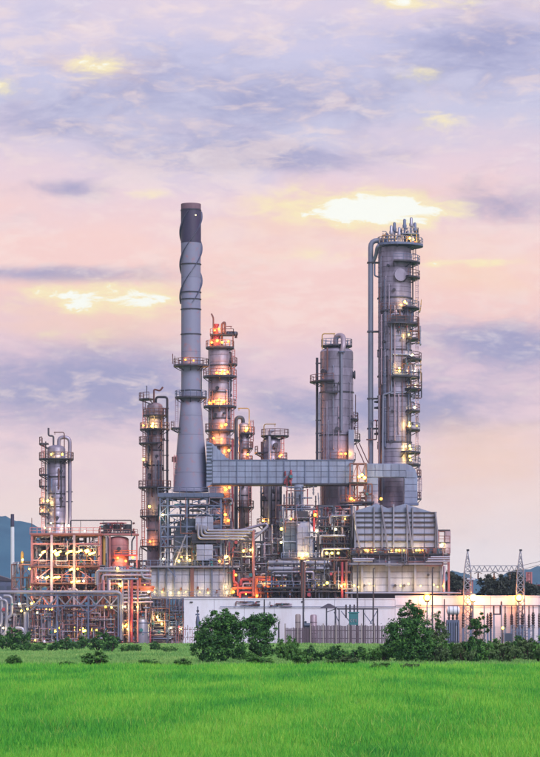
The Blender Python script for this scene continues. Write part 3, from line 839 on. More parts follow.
# three helical strakes
for ph in (0, 120, 240):
    m = MB(Y); n = 70
    pts = []
    for i in range(n + 1):
        t = i / n; y = 211 + 92 * t; a = math.radians(ph + 20 - 360 * .95 * t)
        pts.append((a, y))
    o0 = len(m.v)
    for a, y in pts:
        for rr, yy in ((9.9, y), (11.7, y), (11.7, y + .6), (9.9, y + .6)):
            m.v.append((cx + rr * math.cos(a), cd + rr * math.sin(a), -yy))
    for i in range(n):
        for j in range(4):
            a, b = o0 + i*4 + j, o0 + i*4 + (j+1) % 4
            m.f.append((a, a + 4, b + 4, b))
    m.build('helical_strake', 'strake', E, True)
platform(E, Y, cx, cd, 9.8, 17.5, 0, 360, 365, 'steeld', 'rust', 1.8); platform(E, Y, cx, cd, 9.8, 16, 0, 360, 397, 'steeld', 'steel', 1.6)
platform(E, Y, cx, cd, 12.0, 20.5, 150, 215, 428, 'steeld', 'rust')
m = MB(Y); m.tube([(172.8, cd - 2, 364), (172.8, cd - 2, 354)], .4, 6, 0); m.tube([(175, cd - 2, 364), (175, cd - 2, 356)], .3, 6, 0); m.build('lightning_rod', 'rust', E)
ladder(E, Y, 177, cd - 4, 398, 428, 'lilac'); ladder(E, Y, 175.5, cd - 5, 455, 492, 'pink')
MB(Y).box(172, 176, cd - 5, cd, 457, 462).build('junction_box', 'rust', E)
lamp(E, Y, 186, cd - 15, 361, 'o', 70, .9); lamp(E, Y, 194, cd - 15, 362, 'o', 50, .9)
lamp(E, Y, 196, cd - 10.3, 216.5, 'w', 0, .6, False)
pipe(E, Y, [(201.5, cd - 3, 366), (201.5, cd - 3, 398)], .5, 'steeld')

# far slender stack by the hill
Y = 300; k = sc(Y)
Fs = thing('chimney', 'distant slim white chimney with a dark top in front of the hill', 'chimney', Y, 12.6)
MB(Y).lathe(12.6, 0, [(2.2, ground_row(Y)), (1.85, 526)], 20, False).build('shaft', 'white', Fs, True)
MB(Y).lathe(12.6, 0, [(1.85, 526), (1.7, 514), (1.2, 514)], 20).build('dark_top', 'stackd', Fs, True)
ring(Fs, Y, 12.6, 0, 1.9, 526, .8)
Y = 70
sh = thing('shed', 'low grey metal shed beneath the distant white chimney', 'building', Y, 2)
MB(Y).box(-30, 12, 0, 60, 580, ground_row(Y)).build('wall', 'steel', sh)
MB(Y).poly([(-31, 580), (-9, 573), (13, 580), (13, 581), (-31, 581)], -1, 61).build('roof', 'steeld', sh)
for i in range(6): MB(Y).box(-28 + i * 7, -23 + i * 7, -.6, 0.2, 586, 592).build('window', 'paneld', sh)

# ================================================================== LONG FLUE DUCT between chimney and broad column
Y = 5
DU = thing('flue_duct', 'long pale blue panelled flue duct running level from the chimney', 'duct', Y, 282, 483)
MB(Y).box(213, 353, 1.2, 25, 461, 483).build('duct_body', 'paneld', DU)
xs = [212.5, 221, 229, 237, 245, 252, 260, 268, 276, 284, 290, 297, 305, 314, 321, 329, 337, 345, 353]
panel_grid(DU, Y, xs, [460.5, 466, 471.5, 477, 483.5], 0, 'panel', 1.4)
for x in (237, 268, 284, 305, 329): MB(Y).box(x - .5, x + .5, -1, .4, 460, 484).build('rib', 'steel', DU)
MB(Y).box(211.5, 354, -1.2, 26, 483.6, 485).build('bottom_flange', 'steeld', DU)
MB(Y).box(211.5, 354, -.6, 26, 459.6, 460.7).build('top_flange', 'steel', DU)
# transition piece at the chimney: sloping roof
MB(Y).poly([(206.5, 441), (212.5, 443.5), (229, 460.4), (212.5, 460.4), (212.5, 484), (206.5, 487)], 1, 24).build('transition', 'panel', DU)
for i in range(4): panel(DU, Y, 212.8 + i * 4, 446 + i * 4, 4.2, 15 - i * 4, .2, 'panel', 1)
for i in range(11): MB(Y).box(206.6, 212.0, .2, 1.4, 444 + i * 3.6, 445.2 + i * 3.6).build('louvre', 'paneld', DU)
m = MB(Y)
for sg in (0, 1): m.bar((287 + 4*sg, -2, 476), (287 + 4*sg, -2, 530), .9)
m.build('post', 'red', DU); clutter(DU, Y, 284.5, 291, 471, 484, -5, -1.5, 5, (.7, 1.1), ('red',), seed=31)

# duct arch onto the big furnace
Y = 4
AR = thing('flue_duct', 'panelled duct arch straddling the foot of the tallest column', 'duct', Y, 391, 504)
out = [(364.8, 463.5), (405, 463.5), (411, 465.5), (415.3, 469.5), (417.4, 476), (417.4, 504), (404, 504), (404, 477.5), (378, 477.5), (378, 504), (366, 504), (366, 479), (361, 477)]
MB(Y).poly(out, 1, 13).build('duct_body', 'panel', AR)
for x0, x1 in zip([367, 375, 383, 391, 399], [375, 383, 391, 399, 406]):
    panel(AR, Y, x0, 464, x1 - x0, 6.5, -.1, 'panel', 1.2); panel(AR, Y, x0, 470.5, x1 - x0, 6.5, -.1, 'panel', 1.2)
for y in (478, 484.5, 491, 497.5):
    panel(AR, Y, 366.5, y, 11.3, 6.5, -.1, 'panel', 1.2); panel(AR, Y, 404.4, y, 12.8, 6.5, -.1, 'panel', 1.2)
panel(AR, Y, 406, 471, 10, 6.8, -.1, 'panel', 1.2)
MB(Y).box(404, 418.5, -1, 14, 503, 505).build('bottom_flange', 'steel', AR)
MB(Y).box(364, 379.5, -1, 14, 503, 505).build('bottom_flange', 'steel', AR)
for x in (376.5, 391): pass
lamp(AR, Y, 381, -2, 499, 'o', 90, 1.3)
platform(AR, Y, 414, 11, 3, 8, -60, 60, 475.5, 'steeld', 'rust'); platform(AR, Y, 414, 11, 3, 8, -60, 60, 498, 'steeld', 'rust')
ladder(AR, Y, 420.3, 8, 476, 497, 'lilac')

# link structure between duct end, broad column and arch
Y = 3
LK = thing('access_tower', 'small open access tower with orange lamps where the two ducts meet', 'steel frame', Y, 359)
steel_frame(LK, Y, [350, 357.5, 366], [0, 18], [463, 484, 503], 1.2, 'rust', lambda i, j: 'X' if (i + j) % 2 else '/', pbot=560, bw=1.1)
deck(LK, Y, 349, 367, -2, 20, 482, 'steeld', 'rust'); deck(LK, Y, 340, 374, -3, 20, 501.5, 'steeld', 'rust')
for p in ((362, -3, 475), (359, -3, 477), (364.5, -3, 478)): lamp(LK, Y, *p, 'y', 110, 1.4)
lamp(LK, Y, 351, -3, 499, 'o', 150, 1.7); lamp(LK, Y, 354, 4, 500, 'o', 60, 1)
clutter(LK, Y, 346, 372, 484, 505, -2, 15, 10, (.5, 1), ('rust', 'steeld', 'steel'), seed=44)

# ================================================================== BIG FURNACE below the arch
Y = -2
M_ = thing('furnace', 'big hip-roofed fired heater clad in pale ribbed panels', 'furnace', Y, 398)
MB(Y).poly([(355, 511), (376.5, 503.8), (388, 508.5), (405, 503.8), (436, 514), (437.5, 548), (353.5, 548)], 1.2, 55).build('firebox', 'paneld', M_)
roof = MB(Y)
for pts in ([(354.5, 511.5), (376.5, 503.8), (376.5, 512.4), (355, 512.4)], [(376.5, 503.8), (388, 508.3), (388, 512.4), (376.5, 512.4)], [(388, 508.3), (405, 503.8), (405, 512.4), (388, 512.4)], [(405, 503.8), (436.5, 513.6), (436.5, 514), (405, 512.4)]):
    MB(Y).poly(pts, .2, 56).build('roof_panel', 'panel', M_)
vx = [355, 364.5, 374, 382, 393.5, 407, 412.5, 424, 436]
vy = [512.5, 517, 522, 527, 534, 541, 547.5]
panel_grid(M_, Y, vx, vy, 0, 'panelw', 1.6, gap=.2)
for y in vy[:-1]: MB(Y).box(354.5, 436.5, -1.5, .4, y - .5, y + .6).build('girt', 'steeld', M_)
for x in (355, 374, 382, 393.5, 407, 412.5, 435.5): MB(Y).box(x - .7, x + .7, -2.4, .3, 504 + abs(x - 391) * .16 if x not in (355, 435.5) else 512, 548).build('buckstay', 'galv', M_)
# splayed outer legs
for pts in ([(354, 507), (356, 530), (361, 552), (362.5, 560)], [(381, 505), (384, 525), (387, 545), (389, 560)], [(406.5, 505), (409, 528), (412, 548), (415, 560)], [(435, 513), (437, 530), (437.5, 548), (441, 560)]):
    MB(Y).tube([(x, -4, y) for x, y in pts], .9, 6, 0).build('leg', 'galv', M_)
# burner gallery
deck(M_, Y, 350, 443, -9, 4, 553.5, 'steeld', 'rust', 1.6, 'f', 5)
deck(M_, Y, 350, 446, -11, 3, 563.3, 'galv', 'steel', 1.6, '')
deck(M_, Y, 350, 452, -11, 3, 592, 'galv', 'steel', 1.8, '')
MB(Y).box(352, 442, 1, 55, 548, 598).build('hearth_box', 'paneld', M_)
for i, x in enumerate(np.linspace(358, 434, 12)): 
    o = MB(Y).lathe(x, -1.5, [(1.6, 553.4), (1.6, 549.5), (1, 548.3)], 10).build('burner', 'rust', M_, True)
for x in (365, 368, 371, 375, 391, 396, 399, 404, 416, 419, 422): lamp(M_, Y, x, -5, 550.6, 'y' if R.random() < .6 else 'o', 45, 1.1)
panel_grid(M_, Y, [352.5, 362, 375, 389, 402, 415, 428, 441.5], [565, 572, 578, 585, 591.8], 0, 'panelw', 1.5)
panel_grid(M_, Y, [352.5, 368, 389, 402, 415, 428, 441.5], [555.3, 559, 563], 0, 'clad', 1.2)
for x in (362, 389, 415, 441): MB(Y).box(x - 1.1, x + 1.1, -5, -2.2, 561, 592).build('column_leg', 'galv', M_)
for x in (364, 395, 404, 428): nozzle(M_, Y, x, 0, 1, -90, 585.5 if x != 428 else 575, 1.0, 1.5, 'steeld')
for x, y in ((358, 587), (369, 584), (373, 586), (400, 586), (408, 584), (420, 586), (433, 585), (437, 587)): lamp(M_, Y, x, -8, y, 'y', 85, .8)
for (x0, x1, y) in ((352, 374, 559.3), (353, 372, 561.3), (427, 449, 559.2), (425, 449, 561.6), (430, 449, 557.2)):
    pipe(M_, Y, [(x0, -12, y), (x1, -12, y)], 1.0, 'galv')
for x, y in ((374.5, 560), (425.5, 560), (424, 558.5)): MB(Y).tube([(x, -13, y), (x, -10, y)], 1.5, 12, 0).build('valve', 'steeld', M_, True)
clutter(M_, Y, 398, 412, 558, 563, -12, -6, 6, (.5, 1), ('steeld', 'black'), seed=12)
MB(Y).box(350, 442, -3, 40, 594.5, 610).build('plinth', 'steeld', M_)
# stair tower on its end wall
Y = 0
ST = thing('stair_tower', 'narrow open stair tower against the end wall of the big furnace', 'steel frame', Y, 443)
steel_frame(ST, Y, [438.5, 449], [0, 16], [530.5, 542, 554, 563], 1.3, 'pink', None, pbot=595)
MB(Y).box(445, 450.5, -.7, 16.7, 530.6, 553).build('cladding_sheet', 'clad2', ST); MB(Y).box(437.5, 450, -1, 17, 529.6, 531).build('roof', 'steeld', ST)
for y in (542, 554): deck(ST, Y, 438, 450, -1, 17, y, 'steeld', 'rust')
lamp(ST, Y, 441, -2.5, 545.5, 'w', 130, 1.6); lamp(ST, Y, 443, 6, 544, 'y', 80); lamp(ST, Y, 441.5, -3, 586, 'o', 160, 1.6)
for a, b in (((440, 553), (448, 543)), ((448, 562), (440, 555))): bm_beam(ST, Y, 'stair_flight', (a[0], 6, a[1]), (b[0], 6, b[1]), 1.6, 'lilac', .8)
clutter(ST, Y, 437, 449, 548, 560, -3, 10, 9, (.5, 1), ('red', 'rust', 'pink'), seed=14)
for x in (440, 444): pipe(ST, Y, [(x, -2, 566), (x, -2, 594)], 1.3, 'lilac')

# ================================================================== HEATER UNDER THE CHIMNEY (blue frame)
Y = 3
H2 = thing('furnace', 'blue steel framed heater block carrying the tall chimney', 'furnace', Y, 190)
steel_frame(H2, Y, [160.2, 168, 187, 207, 221], [0, 20, 40], [497, 505, 514, 526, 536, 546], 1.4, 'steel', lambda i, j: ('X', '/', '\\', '^')[(i * 2 + j) % 4] if (i, j) not in ((2, 3), (2, 4), (2, 2), (2, 5), (1, 3), (2, 1)) else None, pbot=567, bw=1.3)
MB(Y).box(157.5, 223.5, -2, 42, 493, 497).build('top_girder', 'steel', H2)
for i in range(9): MB(Y).box(158 + i * 7.3, 158.8 + i * 7.3, -2.6, -1.9, 493.3, 496.7).build('stiffener', 'steel', H2)
mm = MB(Y); rail_bits(mm, [(158 + i * 7.2, -1.6, 493) for i in range(10)], 5.5); mm.build('railing', 'steel', H2)
MB(Y).lathe(190.5, 28, [(17.5, 497), (17.5, 493.2), (16, 492.8)], 32).build('chimney_base_ring', 'steel', H2, True)
MB(Y).poly([(173, 567), (173, 536), (178, 521), (188, 518), (206, 518), (206, 567)], 10, 38).build('convection_casing', 'paneld', H2)
for y in (497, 504, 509): MB(Y).box(190, 206, 2, 30, y, y + 1.6).build('grating', 'steeld', H2)
MB(Y).box(196, 213, -3, 8, 517, 531).build('header_box', 'clad3', H2)
panel_grid(H2, Y, [195.5, 201.5, 207.5, 213.5], [516.5, 523, 530], -4.2, 'panelw', 1.2)
for a, b in (((197, 508), (212, 516)), ((197, 516), (212, 508))): bm_beam(H2, Y, 'brace', (a[0], -4, a[1]), (b[0], -4.9 if a[1] > 510 else -4, b[1]), 1, 'galv')
MB(Y).box(197, 213, -4, 8, 545, 561).build('lower_box', 'clad3', H2)
panel_grid(H2, Y, [196.5, 204.5, 213], [544.5, 550, 555.5, 561], -5.2, 'panelw', 1.2)
deck(H2, Y, 192, 216, -6, 6, 541.5, 'steeld', 'steel', 1.5, '')
MB(Y).box(192, 216, -5, 6, 534, 541).build('header_box', 'steeld', H2)
for i in range(4):
    pipe(H2, Y, [(198.5 + i * 3.2, -7 - i, 524 + i), (198.5 + i * 3.2, -7 - i, 538.8 - i * 2.7), (244 + i * 4, -7 - i, 538.8 - i * 2.7), (252, 2, 541 - i * 2.6)], 1.15, 'galv', fillet=4)
bm_beam(H2, Y, 'brace', (186, -2, 535), (174, -2, 566), 1.3, 'galv')
for p in ((181.5, -3, 557, 'o'), (187, -3, 558, 'y'), (190, -3, 560, 'y'), (179, -3, 561, 'y'), (163.5, -3, 559, 'w'), (163, -3, 515, 'w')): lamp(H2, Y, *p[:3], p[3], 110, 1.1)
lamp(H2, Y, 226.5, -4, 557, 'y', 170, 1.7); lamp(H2, Y, 219.5, -3, 561, 'o', 80, 1.2)
pipe(H2, Y, [(228, -4, 542), (226.5, -4, 548), (226.5, -4, 555)], .5, 'galv')
deck(H2, Y, 143, 240, -6, 30, 566, 'galv', 'steel', 1.5, 'f', 5.5)
bm_beam(H2, Y, 'brace', (168, -6, 568), (176, -6, 577), 1.0, 'steel')
# firebox: lit panel front
MB(Y).box(151, 231.5, 1, 40, 568, 597).build('firebox', 'paneld', H2)
panel_grid(H2, Y, [151, 158.5, 166.5, 174.5, 182, 190, 197, 204.5, 212, 219, 225, 231.5], [568.5, 575, 582.5, 590, 596.8], 0, 'panelw', 1.3)
for x in (158.5, 166.5, 174.5, 212, 231.5): MB(Y).box(x - .8, x + .8, -2.6, -.1, 567.5, 597).build('buckstay', 'steel', H2)
MB(Y).box(190.5, 194, -4, -.2, 567.5, 597).build('buckstay', 'rust', H2)
for x, y in ((163.5, 588), (181, 587.5), (198, 586.5), (208, 588), (217, 590)): MB(Y).lathe(x, -2, [(.9, y+3), (.9, y)], 8).build('burner', 'rust', H2, True)
for x, y in ((155, 592), (162.5, 592), (171, 593), (179, 593), (186, 592), (200, 592), (208.5, 593), (226, 587), (227, 593)): lamp(H2, Y, x, -5.5, y, 'y', 80, .8)
deck(H2, Y, 139, 240, -8, 30, 597, 'galv', 'steel', 1.5, 'f', 5)
clutter(H2, Y, 195, 230, 556, 568, -6, 0, 20, (.5, .9), ('steel', 'steeld', 'rust', 'galv'), seed=21)
clutter(H2, Y, 158, 192, 500, 566, 2, 34, 26, (.5, 1), ('steel', 'steeld', 'galv', 'teal'), seed=22)
clutter(H2, Y, 205, 224, 498, 566, -2, 30, 18, (.5, 1), ('steel', 'steeld', 'rust', 'lilac'), seed=23)

# open structure beneath the heater
Y = 1
UN = thing('steel_frame', 'low open framed structure between the pipe rack and the white wall', 'steel frame', Y, 163)
steel_frame(UN, Y, [146, 153.5, 167, 176, 184], [0, 25], [598.7, 607.5, 612.5, 627], 1.2, 'steel', lambda i, j: '/' if (i + j) % 3 == 0 else None)
for y in (611, 626): deck(UN, Y, 147, 184, -3, 26, y, 'steeld', 'steel', 1.2, 'f', 4.5)
for p in ((157.5, -4, 617, 'y'), (158.8, -4, 620, 'y'), (171, -4, 628, 'w'), (181, -4, 629, 'w'), (162, -4, 624, 'y')): lamp(UN, Y, *p[:3], p[3], 90, 1.1)
clutter(UN, Y, 146, 184, 600, 640, -4, 15, 48, (.5, 1.2), ('steel', 'steeld', 'galv', 'lilac', 'rust'), seed=25)
for x in (172, 177): MB(Y).lathe(x, 4, [(2.2, 643), (2.2, 630), (1.5, 628)], 12).build('vessel', 'clad2', UN, True)
hdrum(UN, Y, 150, 164, 2, 636, 3, 'clad', 'drum')
tk = thing('storage_tank', 'pale turquoise rounded tank behind the pipe rack', 'tank', -4, 141)
MB(-4).lathe(141.5, 4, [(7.6, 643.5), (7.6, 622), (6.5, 619.5), (3, 618), (.2, 617.7)], 28).build('shell', 'galv', tk, True)
ring(tk, -4, 141.5, 4, 7.6, 622.5, .8, 'steel', 'ring'); ring(tk, -4, 141.5, 4, 7.6, 632, .8, 'steel', 'ring')
nozzle(tk, -4, 141.5, 4, 7.6, -90, 630, 1.3, 1.5, 'teal')

# ================================================================== RED PIPEWORK BAY
Y = 2
RB = thing('pipe_rack', 'bay of bright red and orange pipes above the white wall', 'pipe rack', Y, 253)
steel_frame(RB, Y, [232.5, 241.5, 262, 276], [0, 22], [541, 557, 571], 1.4, 'steeld', lambda i, j: ('X', None, '/')[(i + j) % 3])
for y, x0, x1, r, mt in ((579.5, 241, 275, 1.5, 'red'), (583.5, 243, 272, .9, 'lilac'), (588, 232, 262, 1.3, 'orange'), (592.5, 240, 264, 1.2, 'red'), (577, 250, 275, .8, 'orange'), (586, 258, 280, 1.0, 'red')):
    pipe(RB, Y, [(x0, -3, y + 6), (x0, -3, y), (x1, -3, y), (x1 + 4, 4, y)], r, mt)
pipe(RB, Y, [(253.5, -4, 530), (253.5, -4, 596)], 1.4, 'pink'); pipe(RB, Y, [(256.5, -5, 578), (256.5, -5, 598)], 1.5, 'orange')
pipe(RB, Y, [(234, -3, 570), (234, -3, 582), (238, -3, 584), (238, -3, 596)], 1.2, 'red'); pipe(RB, Y, [(263, -5, 586), (268, -5, 586), (269, -5, 598)], 1.7, 'orange')
pipe(RB, Y, [(238, 2, 531), (266, 0, 523.5), (268, 0, 526), (253, -3, 540)], 1.4, 'clad', fillet=2)
pipe(RB, Y, [(244, 2, 537), (268, 0, 530)], 1.0, 'clad'); bm_beam(RB, Y, 'brace', (253, -4, 539), (267, -4, 527), 2.0, 'galv')
for p in ((265.5, -6, 583.5, 'y', 140), (233.5, -5, 592, 'o', 140), (236, -5, 575, 'o', 120), (243.5, -4, 551, 'y', 90), (250.5, -4, 550, 'y', 90), (246, -6, 594, 'o', 70), (257, -6, 596, 'o', 50), (272, -6, 581, 'o', 60)): lamp(RB, Y, *p[:3], p[3], p[4], 1.2)
clutter(RB, Y, 232, 278, 542, 572, 0, 20, 44, (.5, 1.1), ('steel', 'steeld', 'galv', 'lilac', 'rust', 'clad'), seed=26)
clutter(RB, Y, 232, 276, 574, 598, -4, 14, 30, (.6, 1.4), ('red', 'rust', 'steeld', 'lilac', 'steel', 'orange'), seed=27)

# ================================================================== CENTRE HEATER with the pale box
Y = 0
N_ = thing('furnace', 'slim pale panelled heater box on dark legs at the middle of the plant', 'furnace', Y, 300)
steel_frame(N_, Y, [283.5, 296.5, 313.5, 322], [0, 30], [508, 521.5, 541, 557], 1.3, 'steel', lambda i, j: {(1, 0): 'X', (0, 0): '/', (2, 0): '\\', (2, 2): '/', (0, 2): None}.get((i, j)), pbot=572, bw=1.2)
MB(Y).box(297.5, 312.5, -1, 22, 527, 557).build('casing', 'clad3', N_)
panel_grid(N_, Y, [297.2, 302.3, 307.6, 312.8], [527, 533, 539, 545, 551, 557], -2.4, 'panelw', 1.4)
MB(Y).poly([(297, 527), (301, 522.5), (309, 522.5), (313, 527)], -1, 22).build('hood', 'panelw', N_)
MB(Y).box(284.5, 296, 2, 25, 522, 557).build('side_casing', 'paneld', N_)
panel_grid(N_, Y, [284.2, 290.2, 296.2], [522, 529, 536, 543, 550, 557], .8, 'paneld', 1.2)
MB(Y).lathe(299, 14, [(4.8, 522), (4.8, 484)], 24).build('stub_stack', 'panel', N_, True)
for y in (490, 497, 504): ring(N_, Y, 299, 14, 4.8, y, .8, 'steel')
MB(Y).box(294, 308, -2, 20, 511, 520).build('fan_box', 'steeld', N_)
for p in ((303, -5, 556, 'y', 200), (307, -5, 554.5, 'y', 150), (301.5, -5, 558, 'o', 120), (316.8, -3, 531, 'w', 150), (281, -3, 542.5, 'w', 120), (281.5, -3, 529, 'y', 70), (315, -3, 515, 'o', 90), (291, -3, 519, 'o', 60)): lamp(N_, Y, *p[:3], p[3], p[4], 1.5)
deck(N_, Y, 281, 330, -5, 30, 558, 'steeld', 'steel', 1.5, 'f', 5)
clutter(N_, Y, 283, 320, 486, 521, 0, 20, 26, (.4, .9), ('steel', 'steeld', 'galv', 'rust', 'red'), seed=33)
clutter(N_, Y, 314, 352, 506, 560, -2, 25, 62, (.5, 1.2), ('steeld', 'steel', 'clad', 'rust', 'red', 'lilac'), seed=34)
clutter(N_, Y, 272, 296, 525, 560, -4, 20, 18, (.5, 1.1), ('steeld', 'steel', 'clad', 'galv'), seed=35)
for y in (526, 543): deck(N_, Y, 316, 352, -4, 22, y, 'steeld', 'rust')
for x in (326.5, 331.7, 338): lamp(N_, Y, x, -6, 553.3, 'y', 70, 1.4)
lamp(N_, Y, 335.5, -6, 529.5, 'w', 200, 1.6); lamp(N_, Y, 345, -4, 519, 'y', 60, 1)
steel_frame(N_, Y, [318, 334, 351], [-4, 22], [505, 526, 543, 559], 1.3, 'steeld', lambda i, j: 'X' if (i + j) % 2 == 0 else '\\')
for y, x0, x1 in ((536, 320, 345), (549, 322, 350), (516, 330, 350)): pipe(N_, Y, [(x0, -6, y + 8), (x0, -6, y), (x1, -6, y), (x1, 4, y)], 1.1, R.choice(('galv', 'clad', 'rust')))

# drums and squat vessels on the lower level
Y = -3
for i, (x0, x1, y, r) in enumerate(((268, 297, 563, 2.4), (270, 296, 569, 2.3), (307, 329, 563, 2.2), (307, 330, 569, 2.2))):
    pass
DR = thing('exchanger_stack', 'pair of silver exchanger tubes one above the other beside the red pipes', 'heat exchanger', Y, 283)
for y in (562.8, 568.8): hdrum(DR, Y, 267.5, 300, 0, y, 2.5, 'galv', 'exchanger_shell')
for x in (272, 294): MB(Y).box(x - 1, x + 1, -2, 2, 564.5, ground_row(Y)).build('leg', 'steeld', DR)
DR2 = thing('exchanger_stack', 'shorter pair of silver exchanger tubes next to the dark gap and centre heater', 'heat exchanger', Y, 318)
for y in (562.8, 568.8): hdrum(DR2, Y, 306, 330, 0, y, 2.3, 'galv', 'exchanger_shell')
for x in (310, 327): MB(Y).box(x - 1, x + 1, -2, 2, 564.5, ground_row(Y)).build('leg', 'steeld', DR2)
Y = 2
for cx, r, lb in ((288, 9.5, 'squat pale vessel lit from below under the longer exchanger tubes'), (318, 8, 'squat pale vessel lit from below under the shorter exchanger tubes')):
    v = thing('process_vessel', lb, 'vessel', Y, cx)
    bands(v, Y, cx, 10, r, 573, 588, 5, 'panelw'); dome(v, Y, cx, 10, r, 573.2, 3, 'panelw')
    MB(Y).lathe(cx, 10, [(r + .6, 590), (r + .6, 588)], 28).build('base_ring', 'steel', v, True)
    for a in (-150, -30, 30, 150): MB(Y).box(cx + r*.8*math.cos(math.radians(a)) - .8, cx + r*.8*math.cos(math.radians(a)) + .8, 10 + r*.8*math.sin(math.radians(a)) - .8, 10 + r*.8*math.sin(math.radians(a)) + .8, 590, ground_row(Y)).build('leg', 'steeld', v)
    for q in (-.7, .1, .7): lamp(v, Y, cx + q * r, 10 - r - 3, 585.5, 'y' if q else 'o', 75, .9)
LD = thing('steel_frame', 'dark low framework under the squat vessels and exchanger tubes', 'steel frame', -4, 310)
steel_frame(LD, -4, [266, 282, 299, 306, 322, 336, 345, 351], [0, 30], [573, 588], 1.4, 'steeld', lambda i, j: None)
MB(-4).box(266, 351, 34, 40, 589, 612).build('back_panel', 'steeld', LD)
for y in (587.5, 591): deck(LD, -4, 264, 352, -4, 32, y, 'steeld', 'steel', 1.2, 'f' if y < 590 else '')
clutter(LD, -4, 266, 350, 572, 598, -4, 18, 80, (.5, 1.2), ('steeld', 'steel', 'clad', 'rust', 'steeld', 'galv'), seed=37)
for p in ((344.5, -5, 584.5, 'o', 120), (341, -5, 586, 'y', 110), (327, -5, 583, 'y', 60), (354, -5, 585.7, 'y', 60)): lamp(LD, -4, *p[:3], p[3], p[4], 1.3)
for x, mt in ((302, 'rust'), (304.2, 'rust'), (342, 'red'), (346, 'rust')): pipe(LD, -4, [(x, -4, 562), (x, -4, 598)], 1.3, mt)

# dark back row that fills the gaps between the front units
Y = 32
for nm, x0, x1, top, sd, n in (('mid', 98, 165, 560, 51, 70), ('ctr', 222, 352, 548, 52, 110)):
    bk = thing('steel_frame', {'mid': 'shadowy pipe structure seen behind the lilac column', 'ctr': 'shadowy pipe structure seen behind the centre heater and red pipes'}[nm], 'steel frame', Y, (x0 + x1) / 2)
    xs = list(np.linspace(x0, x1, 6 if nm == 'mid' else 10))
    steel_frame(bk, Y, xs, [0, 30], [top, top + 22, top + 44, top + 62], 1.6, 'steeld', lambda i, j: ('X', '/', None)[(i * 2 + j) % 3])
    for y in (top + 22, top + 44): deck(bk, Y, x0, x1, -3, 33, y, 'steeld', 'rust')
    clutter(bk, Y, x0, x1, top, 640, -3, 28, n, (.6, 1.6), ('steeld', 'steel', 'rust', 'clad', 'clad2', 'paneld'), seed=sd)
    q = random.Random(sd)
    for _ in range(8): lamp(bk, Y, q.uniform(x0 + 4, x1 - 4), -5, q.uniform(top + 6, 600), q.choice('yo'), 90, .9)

# ================================================================== PINK STEEL FRAME (left unit)
Y = 0
B = thing('steel_frame', 'tall pink primer-painted steel frame with yellow lamps on every level', 'steel frame', Y, 67)
xs = [32, 52, 74.5, 99]
steel_frame(B, Y, xs, [0, 24, 48], [534.5, 543, 566, 583, 609], 1.9, 'pink', lambda i, j: {(1, 2): '/', (1, 3): '^', (2, 2): '\\', (1, 4): 'X', (2, 1): '\\', (0, 0): None, (0, 2): '/', (1, 1): None, (2, 4): '^', (0, 1): '/', (2, 3): '/', (0, 3): 'X', (0, 4): '/'}.get((i, j)), bw=1.6, bmat='pink')
for x in (52, 74.5): bm_beam(B, Y, 'post', (x, -2.2, 535), (x, -2.2, 643), 2.4, 'lilac')
deck(B, Y, 30, 101, -3, 52, 533.2, 'pink', 'pink', 1.5, 'f', 5.5)
for y in (566, 583): deck(B, Y, 31, 100, -3, 50, y - .2, 'rust', 'pink', 1.2, 'f', 5)
pipe(B, Y, [(70, 10, 534), (70, 10, 520), (131, 10, 520), (131, 10, 536)], .6, 'steeld', fillet=1.5)
for x in (80, 103, 117): MB(Y).bar((x, 10, 520), (x, 10, 534), .5).build('pipe_support', 'steeld', B)
pipe(B, Y, [(32, -1, 534), (32, -1, 518)], .35, 'rust')
for x, y, kk in ((41, 555, 'w'), (44, 552, 'y'), (54.5, 551.5, 'y'), (57, 553.5, 'y'), (60, 552, 'y'), (58, 555, 'y'), (68, 553, 'y'), (71, 551.5, 'y'), (78, 552, 'y'), (80.5, 551, 'y'), (88, 552, 'y'), (91, 554, 'y'), (94, 553, 'y'), (87, 550.5, 'y'),
                 (38, 577.5, 'w'), (43, 577.5, 'w'), (47.5, 577.5, 'y'), (55, 577.5, 'y'), (58.5, 577.3, 'y'), (73, 582, 'y'), (78.5, 581.5, 'y'), (84, 581, 'w'), (71.5, 569.5, 'y'), (78, 569, 'o'),
                 (52.5, 629, 'y'), (56, 631, 'y'), (59, 628, 'y'), (82, 629, 'y'), (84.5, 631, 'y'), (91, 629.5, 'y'), (94, 631, 'y'), (97, 630, 'y'), (100, 632, 'y'), (38, 613, 'w'), (47, 609.5, 'o'), (52, 610, 'y'), (33, 603, 'y'), (74, 628.5, 'y')):
    lamp(B, Y, x, -4, y, kk, 90, 1.2, tilt=R.uniform(.1, .55) if kk == 'y' else None)
for y0, mts in ((536, ('steeld', 'rust', 'clad', 'clad2')), (568, ('steeld', 'rust', 'lilac', 'pink')), (585, ('rust', 'pink', 'lilac', 'steeld')), (611, ('lilac', 'rust', 'galv', 'pink', 'steeld'))):
    clutter(B, Y, 33, 98, y0, min(y0 + 30, 641), 0, 44, 44, (.5, 1.3), mts, seed=int(y0))
# hung vessels inside the frame
for x, d, y0, y1, r, mt in ((58, 30, 545, 563, 4.5, 'clad2'), (71, 26, 546, 564, 3.6, 'steeld'), (88, 28, 547, 564, 4.2, 'rust'), (40, 26, 545, 563, 4, 'steeld'), (64, 30, 587, 606, 4.2, 'rust'), (85, 26, 587, 600, 4, 'orange')):
    MB(Y).lathe(x, d, [(.3, y1 + 2), (r * .8, y1 + 1), (r, y1 - 1), (r, y0 + 2), (r * .8, y0), (.3, y0 - 1)], 18).build('vessel', mt, B, True)
hdrum(B, Y, 76, 92, -1, 613.5, 3.2, 'orange', 'drum')
